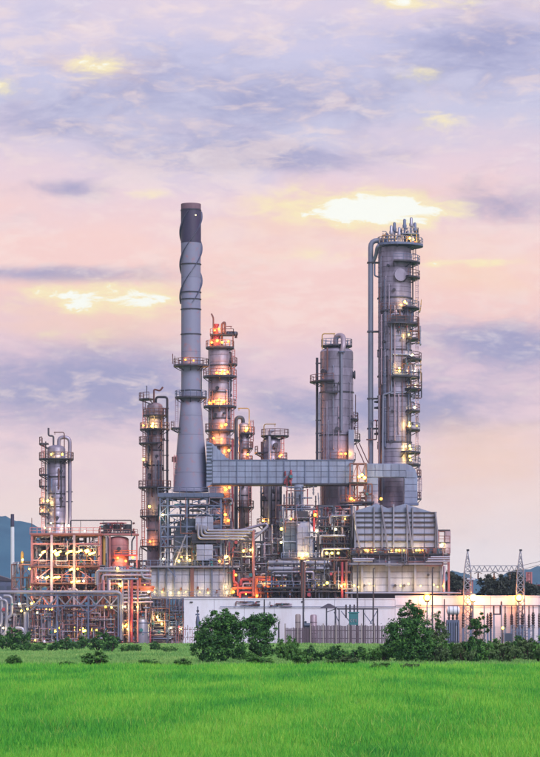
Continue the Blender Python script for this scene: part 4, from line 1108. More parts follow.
# low side frame next to it
Y = 3
B2 = thing('steel_frame', 'low rusty frame of thin pipes between distant shed and pink frame', 'steel frame', Y, 22)
steel_frame(B2, Y, [12, 21, 31], [0, 24], [564, 577, 590], 1.3, 'rust', lambda i, j: ('/', 'X', None)[(i + j) % 3])
for p in ((23, -3, 560, 'w', 110), (30, -3, 569, 'y', 60), (32, -3, 587, 'y', 70)): lamp(B2, Y, *p[:3], p[3], p[4], 1.4)
clutter(B2, Y, 12, 32, 562, 640, -2, 18, 40, (.5, 1.2), ('steel', 'steeld', 'galv', 'rust', 'lilac'), seed=61)
MB(Y).lathe(22, 4, [(1.6, 563), (1.6, 553), (.4, 551)], 10).build('vent', 'gold', B2, True)

# pink drum tower at the end of that frame
Y = 6
VD = thing('process_vessel', 'upright salmon red vessel at the end of the pink steel frame', 'vessel', Y, 118)
bands(VD, Y, 118, 10, 10.4, 539, 575, 6, 'pink'); dome(VD, Y, 118, 10, 10.4, 539.2, 3.5, 'pink')
MB(Y).lathe(118, 10, [(9, ground_row(Y)), (9, 575)], 24, False).build('skirt', 'rust', VD, True)
nozzle(VD, Y, 118, 10, 10.4, -85, 549, 1.5, 2); nozzle(VD, Y, 118, 10, 10.4, -110, 560, 1.1, 3)
for p in ((118, -2, 558, 'o', 120), (133, -2, 557.5, 'o', 120), (126, -2, 561, 'o', 80)): lamp(VD, Y, *p[:3], p[3], p[4], 1.2)
deck(VD, Y, 114, 137, -3, 18, 554.5, 'red', 'orange', 1.3, 'f', 4)
deck(VD, Y, 100, 138, -2, 24, 533.5, 'pink', 'rust', 1.6, 'f', 4)
for x in (101, 110, 137): bm_beam(VD, Y, 'post', (x, 0, 535), (x, 0, 640), 1.6, 'pink')
pipe(VD, Y, [(135, 0, 536), (132, 0, 541), (132, 0, 556)], .8, 'steeld'); pipe(VD, Y, [(104, 4, 536), (104, 4, 575)], 1.6, 'gold'); pipe(VD, Y, [(107.5, 2, 536), (107.5, 2, 580)], 1.2, 'clad2')
AC = thing('air_cooler', 'row of dark fan coolers and valves on the deck above the red vessel', 'air cooler', Y, 120, 533)
for x, w in ((108, 7), (117, 8.5), (127, 9)):
    MB(Y).lathe(x, 10, [(w/2, 529), (w/2, 524.5), (w/2 - .6, 524)], 16).build('fan_ring', 'steeld', AC, True)
    MB(Y).box(x - w/2, x + w/2, 6, 14, 529, 531).build('coil_box', 'steeld', AC)
    for s_ in (-1, 1): MB(Y).box(x + s_*w*.4 - .4, x + s_*w*.4 + .4, 6.5, 7.5, 531, 533.4).build('leg', 'rust', AC)
clutter(AC, Y, 99, 135, 523, 533, -1, 14, 26, (.4, .8), ('steeld', 'rust', 'steeld', 'red'), seed=64)
lamp(AC, Y, 85, -2, 531, 'w', 40, .8)

# ================================================================== FRONT PIPE RACK with lattice girder
Y = -8
PR = thing('pipe_rack', 'long low pipe rack with a lattice girder across the pink frame', 'pipe rack', Y, 60)
px = [27.5, 57.5, 88.5, 118.5]
for x in px:
    for d in (0, 12): bm_beam(PR, Y, 'post', (x, d, 592), (x, d, ground_row(Y)), 1.5, 'steel')
for d in (-1.5, 3, 7.5, 12): pipe(PR, Y, [(-14, d, 592.3 - (d == 3) * .8), (118, d, 592.3 - (d == 3) * .8), (121, d, 594), (121, d, 640)], 1.35, 'galv', fillet=3)
for d in (0, 12):
    for y in (595, 605.5): bm_beam(PR, Y, 'girder_chord', (26.7, d, y), (119.2, d, y), 1.3, 'steel', 1.6)
    for a, b in zip(px[:-1], px[1:]):
        q = (b - a) / 4
        for i in range(4): bm_beam(PR, Y, 'brace', (a + i * q, d, 604.8 if i % 2 else 596), (a + (i + 1) * q, d, 596 if i % 2 else 604.8), 1.0, 'galv')
for x in px: bm_beam(PR, Y, 'brace', (x - 1, -.2, 612), (x - 8, -.2, 606.5), .9, 'steel'); bm_beam(PR, Y, 'brace', (x + 1, -.2, 612), (x + 8, -.2, 606.5), .9, 'steel')
for d in (3, 8): pipe(PR, Y, [(20, d, 606.6), (119, d, 606.6)], 1.0, 'lilac')
# goosenecks at the free end
for x, y0, y1, r in ((2, 597, 624, 1.6), (7, 600, 632, 1.9), (12, 596, 615, 1.7), (-3, 602, 636, 1.8)):
    pipe(PR, Y, [(x - 8, -3, y0), (x, -3, y0), (x, -3, y1), (x - 5, -3, y1 + 4)], r, 'galv', fillet=5)
pipe(PR, Y, [(16, -4, 628), (24, -4, 628), (24, -4, 642)], 1.7, 'galv'); pipe(PR, Y, [(25.5, -4, 612), (25.5, -4, 641)], 1.6, 'galv')
clutter(PR, Y, 0, 28, 604, 642, -4, 10, 46, (.5, 1.3), ('galv', 'steel', 'lilac', 'steeld', 'galv'), seed=71)
clutter(PR, Y, 28, 122, 610, 642, 2, 20, 74, (.5, 1.1), ('lilac', 'galv', 'pink', 'rust', 'steel', 'steeld'), seed=72)
q = random.Random(5)
for i in range(30):
    x = 29 + i * 3.1 + q.uniform(-.8, .8)
    if q.random() < .75: pipe(PR, Y, [(x, 9, 606), (x, 9, 640 - q.uniform(0, 12))], q.uniform(.5, 1.0), q.choice(('lilac', 'pink', 'galv', 'rust', 'clad2')))
for p in ((22, -6, 611, 'y', 60), (28, -6, 609, 'y', 60), (20, -6, 604, 'w', 50), (106, -6, 607, 'o', 60), (112, -6, 607.5, 'y', 60), (4, -6, 628, 'w', 60), (14, -6, 640, 'w', 40), (36, -6, 640, 'y', 40)): lamp(PR, Y, *p[:3], p[3], p[4], 1.1)
# second rack: bundle of pipes toward the heater
Y = -4
P2 = thing('pipe_rack', 'crowded rack of lilac and orange pipes between pink frame and heater', 'pipe rack', Y, 125)
steel_frame(P2, Y, [98, 113, 127.5, 146], [0, 16], [570, 583, 597], 1.3, 'lilac', lambda i, j: None)
for x0, x1, y, r, mt in ((97, 150, 571, 1.5, 'galv'), (103, 150, 575, 1.2, 'lilac'), (108, 139, 579, 1.1, 'clad3'), (122, 153, 587.5, 1.8, 'orange'), (122, 152, 591.5, .9, 'lilac'), (100, 150, 583.5, 1, 'pink'), (118, 150, 598, 1.3, 'galv'), (121, 152, 602, .9, 'lilac'), (118, 147, 594.8, 1, 'clad')):
    pipe(P2, Y, [(x0, -3, y + 14), (x0, -3, y), (x1, -3, y), (x1, 8, y)], r, mt)
for x, r, mt in ((132, 1.4, 'red'), (109.5, 1.5, 'lilac'), (104, 1.2, 'pink'), (123, 1.1, 'clad'), (129, 1, 'lilac'), (138, 1.0, 'pink')): pipe(P2, Y, [(x, -4, 580), (x, -4, 642)], r, mt)
pipe(P2, Y, [(141, -3, 570), (143, -3, 578), (152, -3, 579)], 1.3, 'galv'); pipe(P2, Y, [(140, -3, 578), (140, -3, 590), (154, -3, 590)], 1.2, 'orange')
pipe(P2, Y, [(91, -4, 637), (91, -4, 621), (104, -4, 621), (104, -4, 618)], 1.1, 'galv')
clutter(P2, Y, 100, 150, 566, 600, 0, 18, 46, (.5, 1.2), ('lilac', 'galv', 'clad3', 'pink', 'orange', 'steeld'), seed=81)
clutter(P2, Y, 118, 150, 602, 642, -2, 18, 46, (.5, 1.1), ('steeld', 'steel', 'pink', 'rust', 'lilac', 'red'), seed=82)
for p in ((119.5, -5, 584, 'y', 80), (121, -5, 586, 'y', 60), (125.5, -6, 626, 'y', 80), (128, -6, 629, 'y', 80), (127, -6, 624.5, 'o', 60), (138, -6, 607, 'y', 110), (125.5, -6, 607, 'w', 60), (118, -5, 568.5, 'y', 60), (149, -6, 592, 'w', 40)): lamp(P2, Y, *p[:3], p[3], p[4], 1.2)

# fine small-bore piping and conduits that thread through every unit
for root, Yq, x0, x1, y0, y1, d0, d1, n, mats, sd_ in (
        (B, 0, 31, 100, 536, 565, -3, 30, 60, ('steeld', 'lilac', 'rust', 'clad'), 501), (B, 0, 31, 100, 567, 641, -3, 30, 150, ('pink', 'pink', 'lilac', 'lilac', 'rust', 'steeld'), 502),
        (PR, -8, -10, 120, 607, 642, -2, 10, 130, ('galv', 'steeld', 'lilac', 'steel', 'rust'), 503), (P2, -4, 100, 150, 568, 642, -3, 14, 130, ('lilac', 'steeld', 'galv', 'rust', 'pink'), 504),
        (H2, 3, 158, 232, 498, 567, -4, 30, 110, ('steel', 'steeld', 'steeld', 'galv', 'rust', 'lilac'), 505), (UN, 1, 144, 186, 599, 641, -5, 12, 60, ('steel', 'steeld', 'galv', 'rust'), 506),
        (RB, 2, 222, 280, 528, 598, -3, 20, 110, ('steel', 'steeld', 'galv', 'rust', 'clad', 'red'), 507), (N_, 0, 276, 352, 505, 560, -5, 20, 120, ('steel', 'steeld', 'steeld', 'clad', 'rust', 'galv'), 508),
        (LD, -4, 266, 352, 560, 600, -5, 12, 90, ('steel', 'steeld', 'steeld', 'clad', 'rust'), 509), (M_, -2, 350, 446, 549, 566, -12, -4, 40, ('steel', 'steeld', 'rust', 'galv'), 510)):
    clutter(root, Yq, x0, x1, y0, y1, d0, d1, n, (.25, .6), mats, seed=sd_)

# ================================================================== WHITE WALL AND YARD FENCES
Y = -15; gr = ground_row(Y)
WL = thing('boundary_wall', 'long high white wall of smooth panels in front of the furnaces', 'wall', Y, 365)
wx = list(np.linspace(184, 395, 8)) + list(np.linspace(418, 660, 11))
for a, b in zip(wx[:-1], wx[1:]):
    top = 599.2 if a < 394 else 596.6
    MB(Y).box(a + .14, b - .14, R.uniform(0, .25), 5, top, gr + .5).build('wall_panel', 'white', WL)
    MB(Y).box(a + .05, b - .05, -.6, 5.6, top - 1, top).build('coping', 'white', WL)
pipe(WL, Y, [(220, -1.5, 606.8), (395, -1.5, 606.8), (396, -1.5, 605.5), (660, -1.5, 605.5)], .35, 'steel', fillet=0)
for x0, x1, sd_ in ((236, 260, 91), (270, 292, 92)):
    clutter(WL, Y, x0, x1, 601.5, 606, -2.5, -.8, 9, (.3, .55), ('lilac', 'rust', 'steeld', 'steel'), seed=sd_, vert=.35)
MB(Y).box(190, 193, -1, 0, 601.5, 602.5).build('wall_light', 'steeld', WL)
for x, y in ((302, 601), (427, 600)): MB(Y).box(x - .7, x + .7, -.8, 0, y, y + 1.4).build('wall_light', 'steeld', WL)
# far low building past the wall
Y = 34
hb_ = thing('building', 'small dark red roofed building past the end of the white wall', 'building', Y, 546)
MB(Y).box(532, 575, 0, 40, 590, ground_row(Y)).build('wall', 'steeld', hb_); MB(Y).poly([(530, 591), (534, 584.5), (577, 584.5), (579, 591)], -2, 42).build('roof', 'red', hb_)
Y = 30
hb2 = thing('building', 'brick red hut with a pale flat roof behind the nearer lattice mast', 'building', Y, 464)
MB(Y).box(456, 473, 0, 20, 580, ground_row(Y)).build('wall', 'pink', hb2); MB(Y).box(454.5, 475, -1.5, 21, 578, 580).build('roof', 'white', hb2)
for x in (459, 465): MB(Y).box(x, x + 3.5, -.4, .3, 584, 589).build('window', 'paneld', hb2)
Y = 26
pt = thing('vent_tower', 'small pink steel vent tower beside the farther lattice mast', 'tower', Y, 529)
steel_frame(pt, Y, [526.5, 531.5], [0, 5], [572, 580, 590], 1, 'pink', lambda i, j: 'X'); MB(Y).lathe(529, 2.5, [(2, 600), (2, 574), (1.2, 572.5)], 12).build('vent', 'pink', pt, True)
pipe(WL, -15, [(345, -.5, 593), (461, -.5, 593)], .9, 'galv')

Y = -24; gr = ground_row(Y)
FN = thing('fence', 'purplish brown board fence in front of the shelter and white wall', 'fence', Y, 335)
fx = list(np.linspace(285, 387, 9))
for x in fx: bm_beam(FN, Y, 'post', (x, -.6, 623.5), (x, -.6, gr), 1.1, 'concrete')
for a, b in zip(fx[:-1], fx[1:]):
    n = 8
    for i in range(n):
        x0 = a + .6 + (b - a - 1.2) * i / n; x1 = a + .6 + (b - a - 1.2) * (i + 1) / n
        MB(Y).box(x0 + .12, x1 - .12 - R.uniform(0, .25), R.uniform(0, .3), .5, (628 if a < 308 else 625.6) + R.uniform(-.7, .6), gr - .6).build('board', 'fencep', FN)
for y in (630, 638): MB(Y).box(285, 387, .55, 1.1, y, y + .8).build('rail', 'steeld', FN)
F2 = thing('fence', 'thin dull red picket railing at the near end of the white wall', 'fence', Y, 195)
for i in range(19): bm_beam(F2, Y, 'picket', (174 + i * 2.3, 0, 627 + (i % 6 == 0) * -2), (174 + i * 2.3, 0, gr), .55, 'pink' if i % 3 else 'rust')
for y in (629, 637): MB(Y).box(173.5, 216, .35, .7, y, y + .6).build('rail', 'rust', F2)
for a, b in (((183, 643), (189, 628)), ((187, 643), (193, 628))): bm_beam(F2, Y, 'stair_rail', (a[0], -2, a[1]), (b[0], -2, b[1]), .7, 'white')
F3 = thing('fence', 'wire mesh fence with slim posts along the switchyard bushes', 'fence', Y, 490)
for i in range(12):
    x = 437 + i * 9.6; bm_beam(F3, Y, 'post', (x, 0, 626), (x, 0, gr), .8, 'galv')
m = MB(Y)
for y in np.linspace(627, 643, 9): m.box(437, 543, -.1, .1, y, y + .16)
m.build('wire', 'steel', F3)

# yard things
Y = -20; gr = ground_row(Y)
SHL = thing('shelter', 'little open shelter with a dark pyramid roof before the white wall', 'shelter', Y, 328)
o = len([0]); m = MB(Y)
m.v += [(319.5, -6, -608.2), (338, -6, -608.2), (338, 6, -608.2), (319.5, 6, -608.2), (327.5, 0, -603.6), (330, 0, -603.6)]
m.f += [(0, 1, 5, 4), (1, 2, 5), (2, 3, 4, 5), (3, 0, 4), (3, 2, 1, 0)]
m.build('roof', 'steeld', SHL)
for x in (326.5, 335.5):
    for d in (-4, 4): bm_beam(SHL, Y, 'post', (x, d, 608), (x, d, gr), 1.2, 'steeld')
bm_beam(SHL, Y, 'brace', (327, -4, 612), (335, -4, 609), .8, 'steeld')
PF = thing('pipe_gantry', 'dark goal-like pipe frame with three stub risers beside the shelter', 'frame', Y, 358)
bm_beam(PF, Y, 'beam', (337, 0, 609), (378, 0, 609), 1.3, 'steeld')
for x in (339, 350, 363.5, 377.5): bm_beam(PF, Y, 'post', (x, 0, 609), (x, 0, gr), 1.2, 'steeld')
for x in (346, 350, 354.2): pipe(PF, Y, [(x, -1, 618), (x, -1, 604.5)], .8, 'steeld')
for a, b in (((339, 622), (334, 612)), ((350, 622), (341, 611)), ((363, 612), (372, 624)), ((377, 611), (370, 624))): bm_beam(PF, Y, 'brace', (a[0], 1, a[1]), (b[0], 1, b[1]), .8, 'steel')
TL = thing('control_cabinet', 'teal control cabinet with small white marks under the pipe frame', 'cabinet', Y - 2, 353)
MB(Y - 2).box(349, 358, -3, 3, 613, 625).build('cabinet', 'teal', TL); MB(Y - 2).box(348, 359, -3.6, 3.6, 612, 613).build('roof', 'teal', TL)
for x0, x1, y0, y1 in ((350, 350.7, 619, 622), (350, 352, 619, 619.6), (350, 352, 621.4, 622), (353, 353.6, 619, 622), (352.6, 354.6, 619, 619.6), (355, 355.6, 619, 622), (355, 357, 619, 619.6), (355, 356.6, 620.3, 620.8), (355, 357, 621.4, 622)):
    MB(Y - 2).box(x0, x1, -3.25, -2.95, y0, y1).build('lettering', 'galv', TL)
for x in (350.5, 356.5): MB(Y - 2).box(x - .6, x + .6, -2, 2, 625, ground_row(Y - 2)).build('leg', 'steeld', TL)
Y = -21; gr = ground_row(Y)
for x, w, top, mt, lb in ((298, 2.7, 614, 'concrete', 'rounded grey drum standing behind the end of the board fence'), (313.5, 3.4, 614.5, 'clad2', 'pale upright tank near the post, behind the board fence')):
    v = thing('storage_tank', lb, 'tank', Y, x)
    MB(Y).lathe(x, 0, [(w, gr), (w, top + 1.2), (w * .75, top + .2), (.2, top)], 20).build('shell', mt, v, True); ring(v, Y, x, 0, w, 622, .6, 'steeld', 'band'); ring(v, Y, x, 0, w, 633, .6, 'steeld', 'band')
mo = thing('pump', 'dark blue pump set on a frame between the two small tanks', 'pump', Y, 307)
MB(Y).tube([(304, 0, 625), (310, 0, 625)], 2.0, 14, 0).build('motor', 'paneld', mo, True); MB(Y).box(304, 310, -2, 2, 627, gr).build('base', 'steeld', mo); MB(Y).lathe(305.5, 0, [(1, 624), (1.4, 621.5), (.6, 621)], 10).build('vent', 'paneld', mo, True)
sg = thing('pipe_stand', 'slender grey valve stand against the white wall above the picket railing', 'stand', Y, 197.5)
m = MB(Y); m.tube([(197.8, 0, gr), (197.8, 0, 606.5)], .7, 8, 0); m.tube([(195.5, 0, 614.5), (199.5, 0, 614.5)], .8, 8, 0); m.lathe(197.8, 0, [(1.8, 628), (2.2, 622), (1.4, 616)], 10); m.build('riser', 'steel', sg, True)
MB(Y).tube([(197.8, -1, 611), (197.8, -1.4, 611)], 1.4, 12, 0).build('handwheel', 'steeld', sg, True)
# posts
for i, (x, top, lb) in enumerate(((303.3, 563, 'tall thin dark pole rising next to the small pump'), (357.4, 566, 'tall thin dark pole rising beside the teal cabinet'), (373.2, 569, 'tall thin dark pole by the outer end of the goal-like pipe frame'), (432.3, 568, 'tall thin dark pole at the big round bush'), (264.3, 599, 'short dark pole over the smaller tree, against the white wall'), (444.2, 599, 'short dark pole next to the white transformer drum'), (278.7, 622, 'stubby pole just past the smaller tree'))):
    Yp = -22 - i * .3; p = thing('pole', lb, 'pole', Yp, x, group='slim poles in the yard')
    MB(Yp).tube([(x, 0, ground_row(Yp)), (x, 0, top)], .8, 8, 0, rads=[.95, .6]).build('shaft', 'steeld', p, True)
    MB(Yp).lathe(x, 0, [(1.6, ground_row(Yp)), (1.6, ground_row(Yp) - 1.6), (.9, ground_row(Yp) - 2)], 10).build('base', 'concrete', p, True)
    if top < 575: MB(Yp).box(x - .5, x + 2, -.6, .6, top - .7, top + .3).build('fitting', 'steeld', p)
# striped board and cone
Y = -30; gr = ground_row(Y)
sb = thing('barrier_board', 'small orange and black diagonally striped barrier board on two legs', 'barrier', Y, 150)
MB(Y).box(145.5, 155, 0, .8, 643.5, 647.5).build('board', 'black', sb)
for i in range(4): MB(Y).poly([(145.8 + i * 2.4, 643.7), (147.1 + i * 2.4, 643.7), (149.1 + i * 2.2, 647.3), (147.8 + i * 2.2, 647.3)][:4], -.3, .1).build('stripe', 'orange' if i % 2 == 0 else 'yellow', sb)
for x in (147, 153.5): MB(Y).box(x - .4, x + .4, .1, .7, 647.5, gr + .2).build('leg', 'steeld', sb)
cn = thing('marker_cone', 'red and white marker cone at the foot of the pink frame', 'cone', Y, 44.5)
MB(Y).lathe(44.5, 0, [(2.0, gr - .6), (1.3, 642.5)], 14, False).build('lower_cone', 'red', cn, True); MB(Y).lathe(44.5, 0, [(1.3, 642.5), (.8, 640)], 14, False).build('white_collar', 'white', cn, True)
MB(Y).lathe(44.5, 0, [(.8, 640), (.3, 637.5)], 14).build('tip', 'red', cn, True); MB(Y).box(42, 47, -2.5, 2.5, gr - .6, gr).build('foot', 'red', cn)

# ================================================================== SWITCHYARD
def mast(root, Y, x, d, top, wb, wt_, ysh):
    gr = ground_row(Y)
    half = lambda y: wb + (wt_ - wb) * (gr - y) / (gr - ysh) if y > ysh else max(.25, wt_ * (y - top) / (ysh - top))
    lv = list(np.linspace(gr, ysh, 11)) + list(np.linspace(ysh, top, 5))[1:]
    for sx in (-1, 1):
        for sd_ in (-1, 1):
            MB(Y).tube([(x + sx * half(y), d + sd_ * half(y), y) for y in (gr, ysh, top)], .42, 5, 0).build('leg', 'galv', root)
    for a, b in zip(lv[:-1], lv[1:]):
        m = MB(Y); ha, hb2_ = half(a), half(b)
        for sd_ in (-1, 1):
            m.bar((x - ha, d + sd_*ha, a), (x + hb2_, d + sd_*hb2_, b), .42); m.bar((x + ha, d + sd_*ha, a), (x - hb2_, d + sd_*hb2_, b), .42)
            m.bar((x - hb2_, d + sd_*hb2_, b), (x + hb2_, d + sd_*hb2_, b), .42)
            m.bar((x + sd_*ha, d - ha, a), (x + sd_*hb2_, d + hb2_, b), .42); m.bar((x + sd_*ha, d + ha, a), (x + sd_*hb2_, d - hb2_, b), .42)
        m.build('lattice_bay', 'galv', root)
    MB(Y).box(x - 1.1, x + 1.6, d - 1, d + 1, top - 1.2, top + .6).build('beacon', 'steeld', root)
Y = -17
GA = thing('switchyard_gantry', 'lattice steel gantry: two pointed masts joined by a truss beam', 'gantry', Y, 493)
mast(GA, Y, 467.5, 0, 550.5, 5.0, 3.3, 572); mast(GA, Y, 520.3, 0, 550.5, 5.0, 3.3, 572)
for y in (565.8, 571.5):
    for d in (-2, 2): bm_beam(GA, Y, 'truss_chord', (467, d, y), (523, d, y), .6, 'galv')
for i in range(9):
    x = 471 + i * 5.4; m = MB(Y)
    for d in (-2, 2): m.bar((x, d, 571.3), (x + 2.7, d, 566), .5); m.bar((x + 2.7, d, 566), (x + 5.4, d, 571.3), .5)
    m.build('truss_brace', 'galv', GA)
for x in (478, 494, 510):
    m = MB(Y); m.tube([(x, 0, 571.5), (x, 0, 573)], .3, 6, 0); m.lathe(x, 0, [(.4, 579), (1, 578), (.5, 577), (1, 576), (.5, 575), (1, 574), (.4, 573)], 10); m.build('hanging_insulator', 'porc', GA, True)
    pipe(GA, Y, [(x - 4, 0, 573.5), (x, 0, 572), (x + 4, 0, 573.5)], .35, 'steeld')
for p0, p1 in (((520, 0, 566), (556, 10, 556)), ((520, 1, 570), (556, 12, 559))): pipe(GA, Y, [p0, ((p0[0]+p1[0])/2, 5, (p0[2]+p1[2])/2 + .8), p1], .2, 'steeld', 'wire')
for i, (x, lb) in enumerate(((427, 'glowing floodlight on a short post behind the round bush'), (473, 'brightest floodlight, glowing at the nearer lattice mast'), (518.7, 'glowing floodlight at the farther lattice mast'))):
    Yf = -17.5; f = thing('floodlight', lb, 'floodlight', Yf, x)
    MB(Yf).tube([(x, 1.2, ground_row(Yf)), (x, 1.2, 600)], .6, 8, 0).build('post', 'steel', f, True)
    MB(Yf).box(x - 2.2, x + 2.2, -1.2, 1.6, 600.6, 602).build('housing', 'steeld', f)
    MB(Yf).ball((x, -2.6, 597.8), 3.3 if i == 1 else 2.6, 14).build('lamp', GLC, f, True)
    MB(Yf).lathe(x, .9, [(.3, 597.8 - 3.9), (2.2, 597.8 - 3.4), (3.6, 597.8 - 1.8), (4.0, 597.8), (3.6, 597.8 + 1.8), (2.2, 597.8 + 3.2)], 20).build('glare_disc', GLF, f, True)  # added glowing disc: the glare halo around the lamp, given a shape
    l = bpy.data.lights.new('lamp_light', 'POINT'); l.energy = 1500 if i == 1 else 950; l.color = (1, .30, .05); l.shadow_soft_size = .5
    lo = bpy.data.objects.new('lamp_light', l); COL.objects.link(lo); lo.parent = f; lo.location = world(Yf, x, 7.0, 597.2) - Vector(f.location)
Y = -19; gr = ground_row(Y)
TR = thing('power_transformer', 'purple grey power transformer with a pale drum on top', 'transformer', Y, 453)
MB(Y).box(446, 459, -4, 5, 620, gr - 1).build('tank_body', 'steel', TR)
for i in range(6): MB(Y).box(446.4 + i * 2.2, 447.6 + i * 2.2, -6, -4.1, 622, gr - 3).build('radiator_fin', 'steel', TR)
hdrum(TR, Y, 446, 460, 0, 610.5, 4.2, 'white', 'conservator')
for x in (449, 457): MB(Y).box(x - .7, x + .7, -1, 1, 614, 620).build('bracket', 'steeld', TR)
for x in (449, 453, 457): MB(Y).lathe(x, 3.5, [(.9, 620), (1.5, 618), (.8, 616.5), (1.4, 615), (.7, 613.5), (.5, 610)], 10).build('bushing', 'porc', TR, True)
fw = thing('cable_reel', 'grey round cable reel on its rim beside the transformer', 'reel', Y - 1, 442)
MB(Y - 1).tube([(441.5, -1.5, 633), (441.5, -.7, 633)], 6, 24, 0).tube([(441.5, 1, 633), (441.5, 1.8, 633)], 6, 24, 0).build('flange', 'clad', fw, True)
MB(Y - 1).tube([(441.5, -.7, 633), (441.5, 1, 633)], 4, 20, 0).build('drum', 'steeld', fw, True)
BB = thing('busbar', 'long horizontal dark busbar on posts across the switchyard', 'busbar', Y, 486)
pipe(BB, Y, [(430, 0, 605.6), (546, 0, 605.6)], .5, 'steeld')
for x in (484, 501.2, 545): bm_beam(BB, Y, 'post', (x, 0, 605), (x, 0, gr), 1.0, 'steel')
MB(Y).lathe(501.2, 0, [(.8, 605), (.9, 602.5), (.3, 601)], 8).build('finial', 'steeld', BB, True)
GRP = 'dark insulator columns of the switchyard'
ordw = ['first', 'second', 'third', 'fourth', 'fifth', 'sixth', 'seventh', 'eighth', 'ninth', 'tenth', 'eleventh', 'last']
def insul(x, d, top, y0, y1, rr, lb):
    t = thing('insulator_column', lb, 'insulator', Y + d, x, group=GRP); Yi = Y + d; g_ = ground_row(Yi)
    prof = []
    n = 6
    for i in range(n): 
        ya = y1 + (y0 - y1) * i / n; yb = y1 + (y0 - y1) * (i + .5) / n
        prof += [(rr, ya), (rr * .6, yb)]
    prof.append((rr * .7, y0))
    MB(Yi).lathe(x, 0, prof, 12).build('porcelain', 'porc', t, True)
    MB(Yi).tube([(x, 0, y0), (x, 0, top)], .55, 8, 0).build('riser', 'steeld', t, True)
    MB(Yi).box(x - 1, x + 1, -1, 1, y1, g_).build('pedestal', 'steel', t)
ix = [463, 470.5, 487.5, 490.5, 505, 511.5, 517, 522.2, 528.8, 533, 539]
for i, x in enumerate(ix):
    insul(x, [-1, 1][i % 2], 606 if i not in (2, 3) else 613, 612.5 + (i % 3), 628, 1.5 + (i % 2) * .4, f'dark ribbed insulator column, {ordw[i]} in the row counting from the transformer')
sw = thing('disconnector_switch', 'two-legged switch frame with a rectangular yoke among the insulators', 'switch', Y, 497)
for x in (493.5, 500): MB(Y).tube([(x, -1.5, 606), (x, -1.5, 613.5)], .8, 8, 0).build('contact', 'porc', sw, True)
MB(Y).box(492.5, 501, -2.2, -.8, 613.5, 615).build('yoke', 'steeld', sw); MB(Y).box(492.8, 494.4, -2.2, -.8, 615, gr).build('post', 'steel', sw)
cb = thing('control_cabinet', 'low blue cabinet half hidden by bushes under the insulators', 'cabinet', Y - 3, 508)
MB(Y - 3).box(503.5, 512, -2, 2, 634, 641).build('cabinet', 'paneld', cb); MB(Y - 3).box(503, 512.5, -2.4, 2.4, 633, 634).build('roof', 'steel', cb)
gb_ = thing('equipment_rack', 'dark grille rack between the last insulator columns', 'rack', Y - 1, 522)
steel_frame(gb_, Y - 1, [511, 520, 533], [0, 5], [625, 630, 636], .9, 'steel', lambda i, j: 'X')
sl = thing('small_lamp', 'small yellow lamp glowing low by the two-legged switch', 'lamp', Y - 2, 502.5)
MB(Y - 2).tube([(502.5, 0, ground_row(Y - 2)), (502.5, 0, 629)], .5, 8, 0).build('stem', 'steeld', sl, True); lamp(sl, Y - 2, 502.5, -.5, 628, 'y', 60, 1.6)

# ================================================================== VEGETATION
def leafmat(name, a, b, c, trans=.25, nsc=1.3, stretch=(1, 1, 1), isl=.55, nz=.6, off=0.0):
    m, nt, bs = nmat(name)
    N, L = nt.nodes, nt.links
    g_ = N.new('ShaderNodeNewGeometry'); r_ = N.new('ShaderNodeValToRGB')
    no = N.new('ShaderNodeTexNoise'); no.inputs['Scale'].default_value = nsc; no.inputs['Detail'].default_value = 5
    mp_ = N.new('ShaderNodeMapping'); mp_.inputs['Scale'].default_value = stretch
    L.new(g_.outputs['Position'], mp_.inputs[0]); L.new(mp_.outputs[0], no.inputs['Vector'])
    ad = N.new('ShaderNodeMath'); ad.operation = 'ADD'
    ml = N.new('ShaderNodeMath'); ml.operation = 'MULTIPLY'; ml.inputs[1].default_value = isl
    L.new(g_.outputs['Random Per Island'], ml.inputs[0])
    m2 = N.new('ShaderNodeMath'); m2.operation = 'MULTIPLY_ADD'; m2.inputs[1].default_value = nz; m2.inputs[2].default_value = off
    L.new(no.outputs[0], m2.inputs[0]); L.new(ml.outputs[0], ad.inputs[0]); L.new(m2.outputs[0], ad.inputs[1])
    r_.color_ramp.elements.new(.5)
    for e, (p, cc) in zip(r_.color_ramp.elements, ((.25, a), (.6, b), (.95, c))): e.position = p; e.color = (*cc, 1)
    L.new(ad.outputs[0], r_.inputs[0]); L.new(r_.outputs[0], bs.inputs['Base Color'])
    bs.inputs['Roughness'].default_value = .55; bs.inputs['Specular IOR Level'].default_value = .25
    tr = N.new('ShaderNodeBsdfTranslucent'); L.new(r_.outputs[0], tr.inputs[0])
    ms = N.new('ShaderNodeMixShader'); ms.inputs[0].default_value = trans
    out = nt.nodes['Material Output']
    L.new(bs.outputs[0], ms.inputs[1]); L.new(tr.outputs[0], ms.inputs[2]); L.new(ms.outputs[0], out.inputs[0])
    return m
MT['leaf'] = leafmat('leaf_dark', (.010, .046, .020), (.032, .118, .030), (.12, .29, .055))
MT['leaf2'] = leafmat('leaf_mid', (.03, .095, .028), (.06, .18, .038), (.14, .30, .06))
MT['leaf3'] = leafmat('leaf_olive', (.04, .075, .035), (.075, .14, .055), (.13, .22, .075))
MT['leaf4'] = leafmat('leaf_darkest', (.012, .022, .022), (.03, .04, .035), (.06, .075, .05))  # darkest, greyest leaf tone, for the trees beyond the wall
MT['grassm'] = leafmat('grass_blade', (.028, .22, .04), (.09, .43, .045), (.27, .56, .075), .42, .34, (.6, .11, 1), .6, 1.3, -.32)
MT['stalk'] = leafmat('grass_stalk', (.08, .28, .05), (.18, .42, .06), (.36, .48, .12), .4)
MT['grassf'] = leafmat('grass_far', (.09, .25, .07), (.17, .36, .10), (.30, .44, .15), .3, .3, (.5, .12, 1), .5, 1.2, -.3)

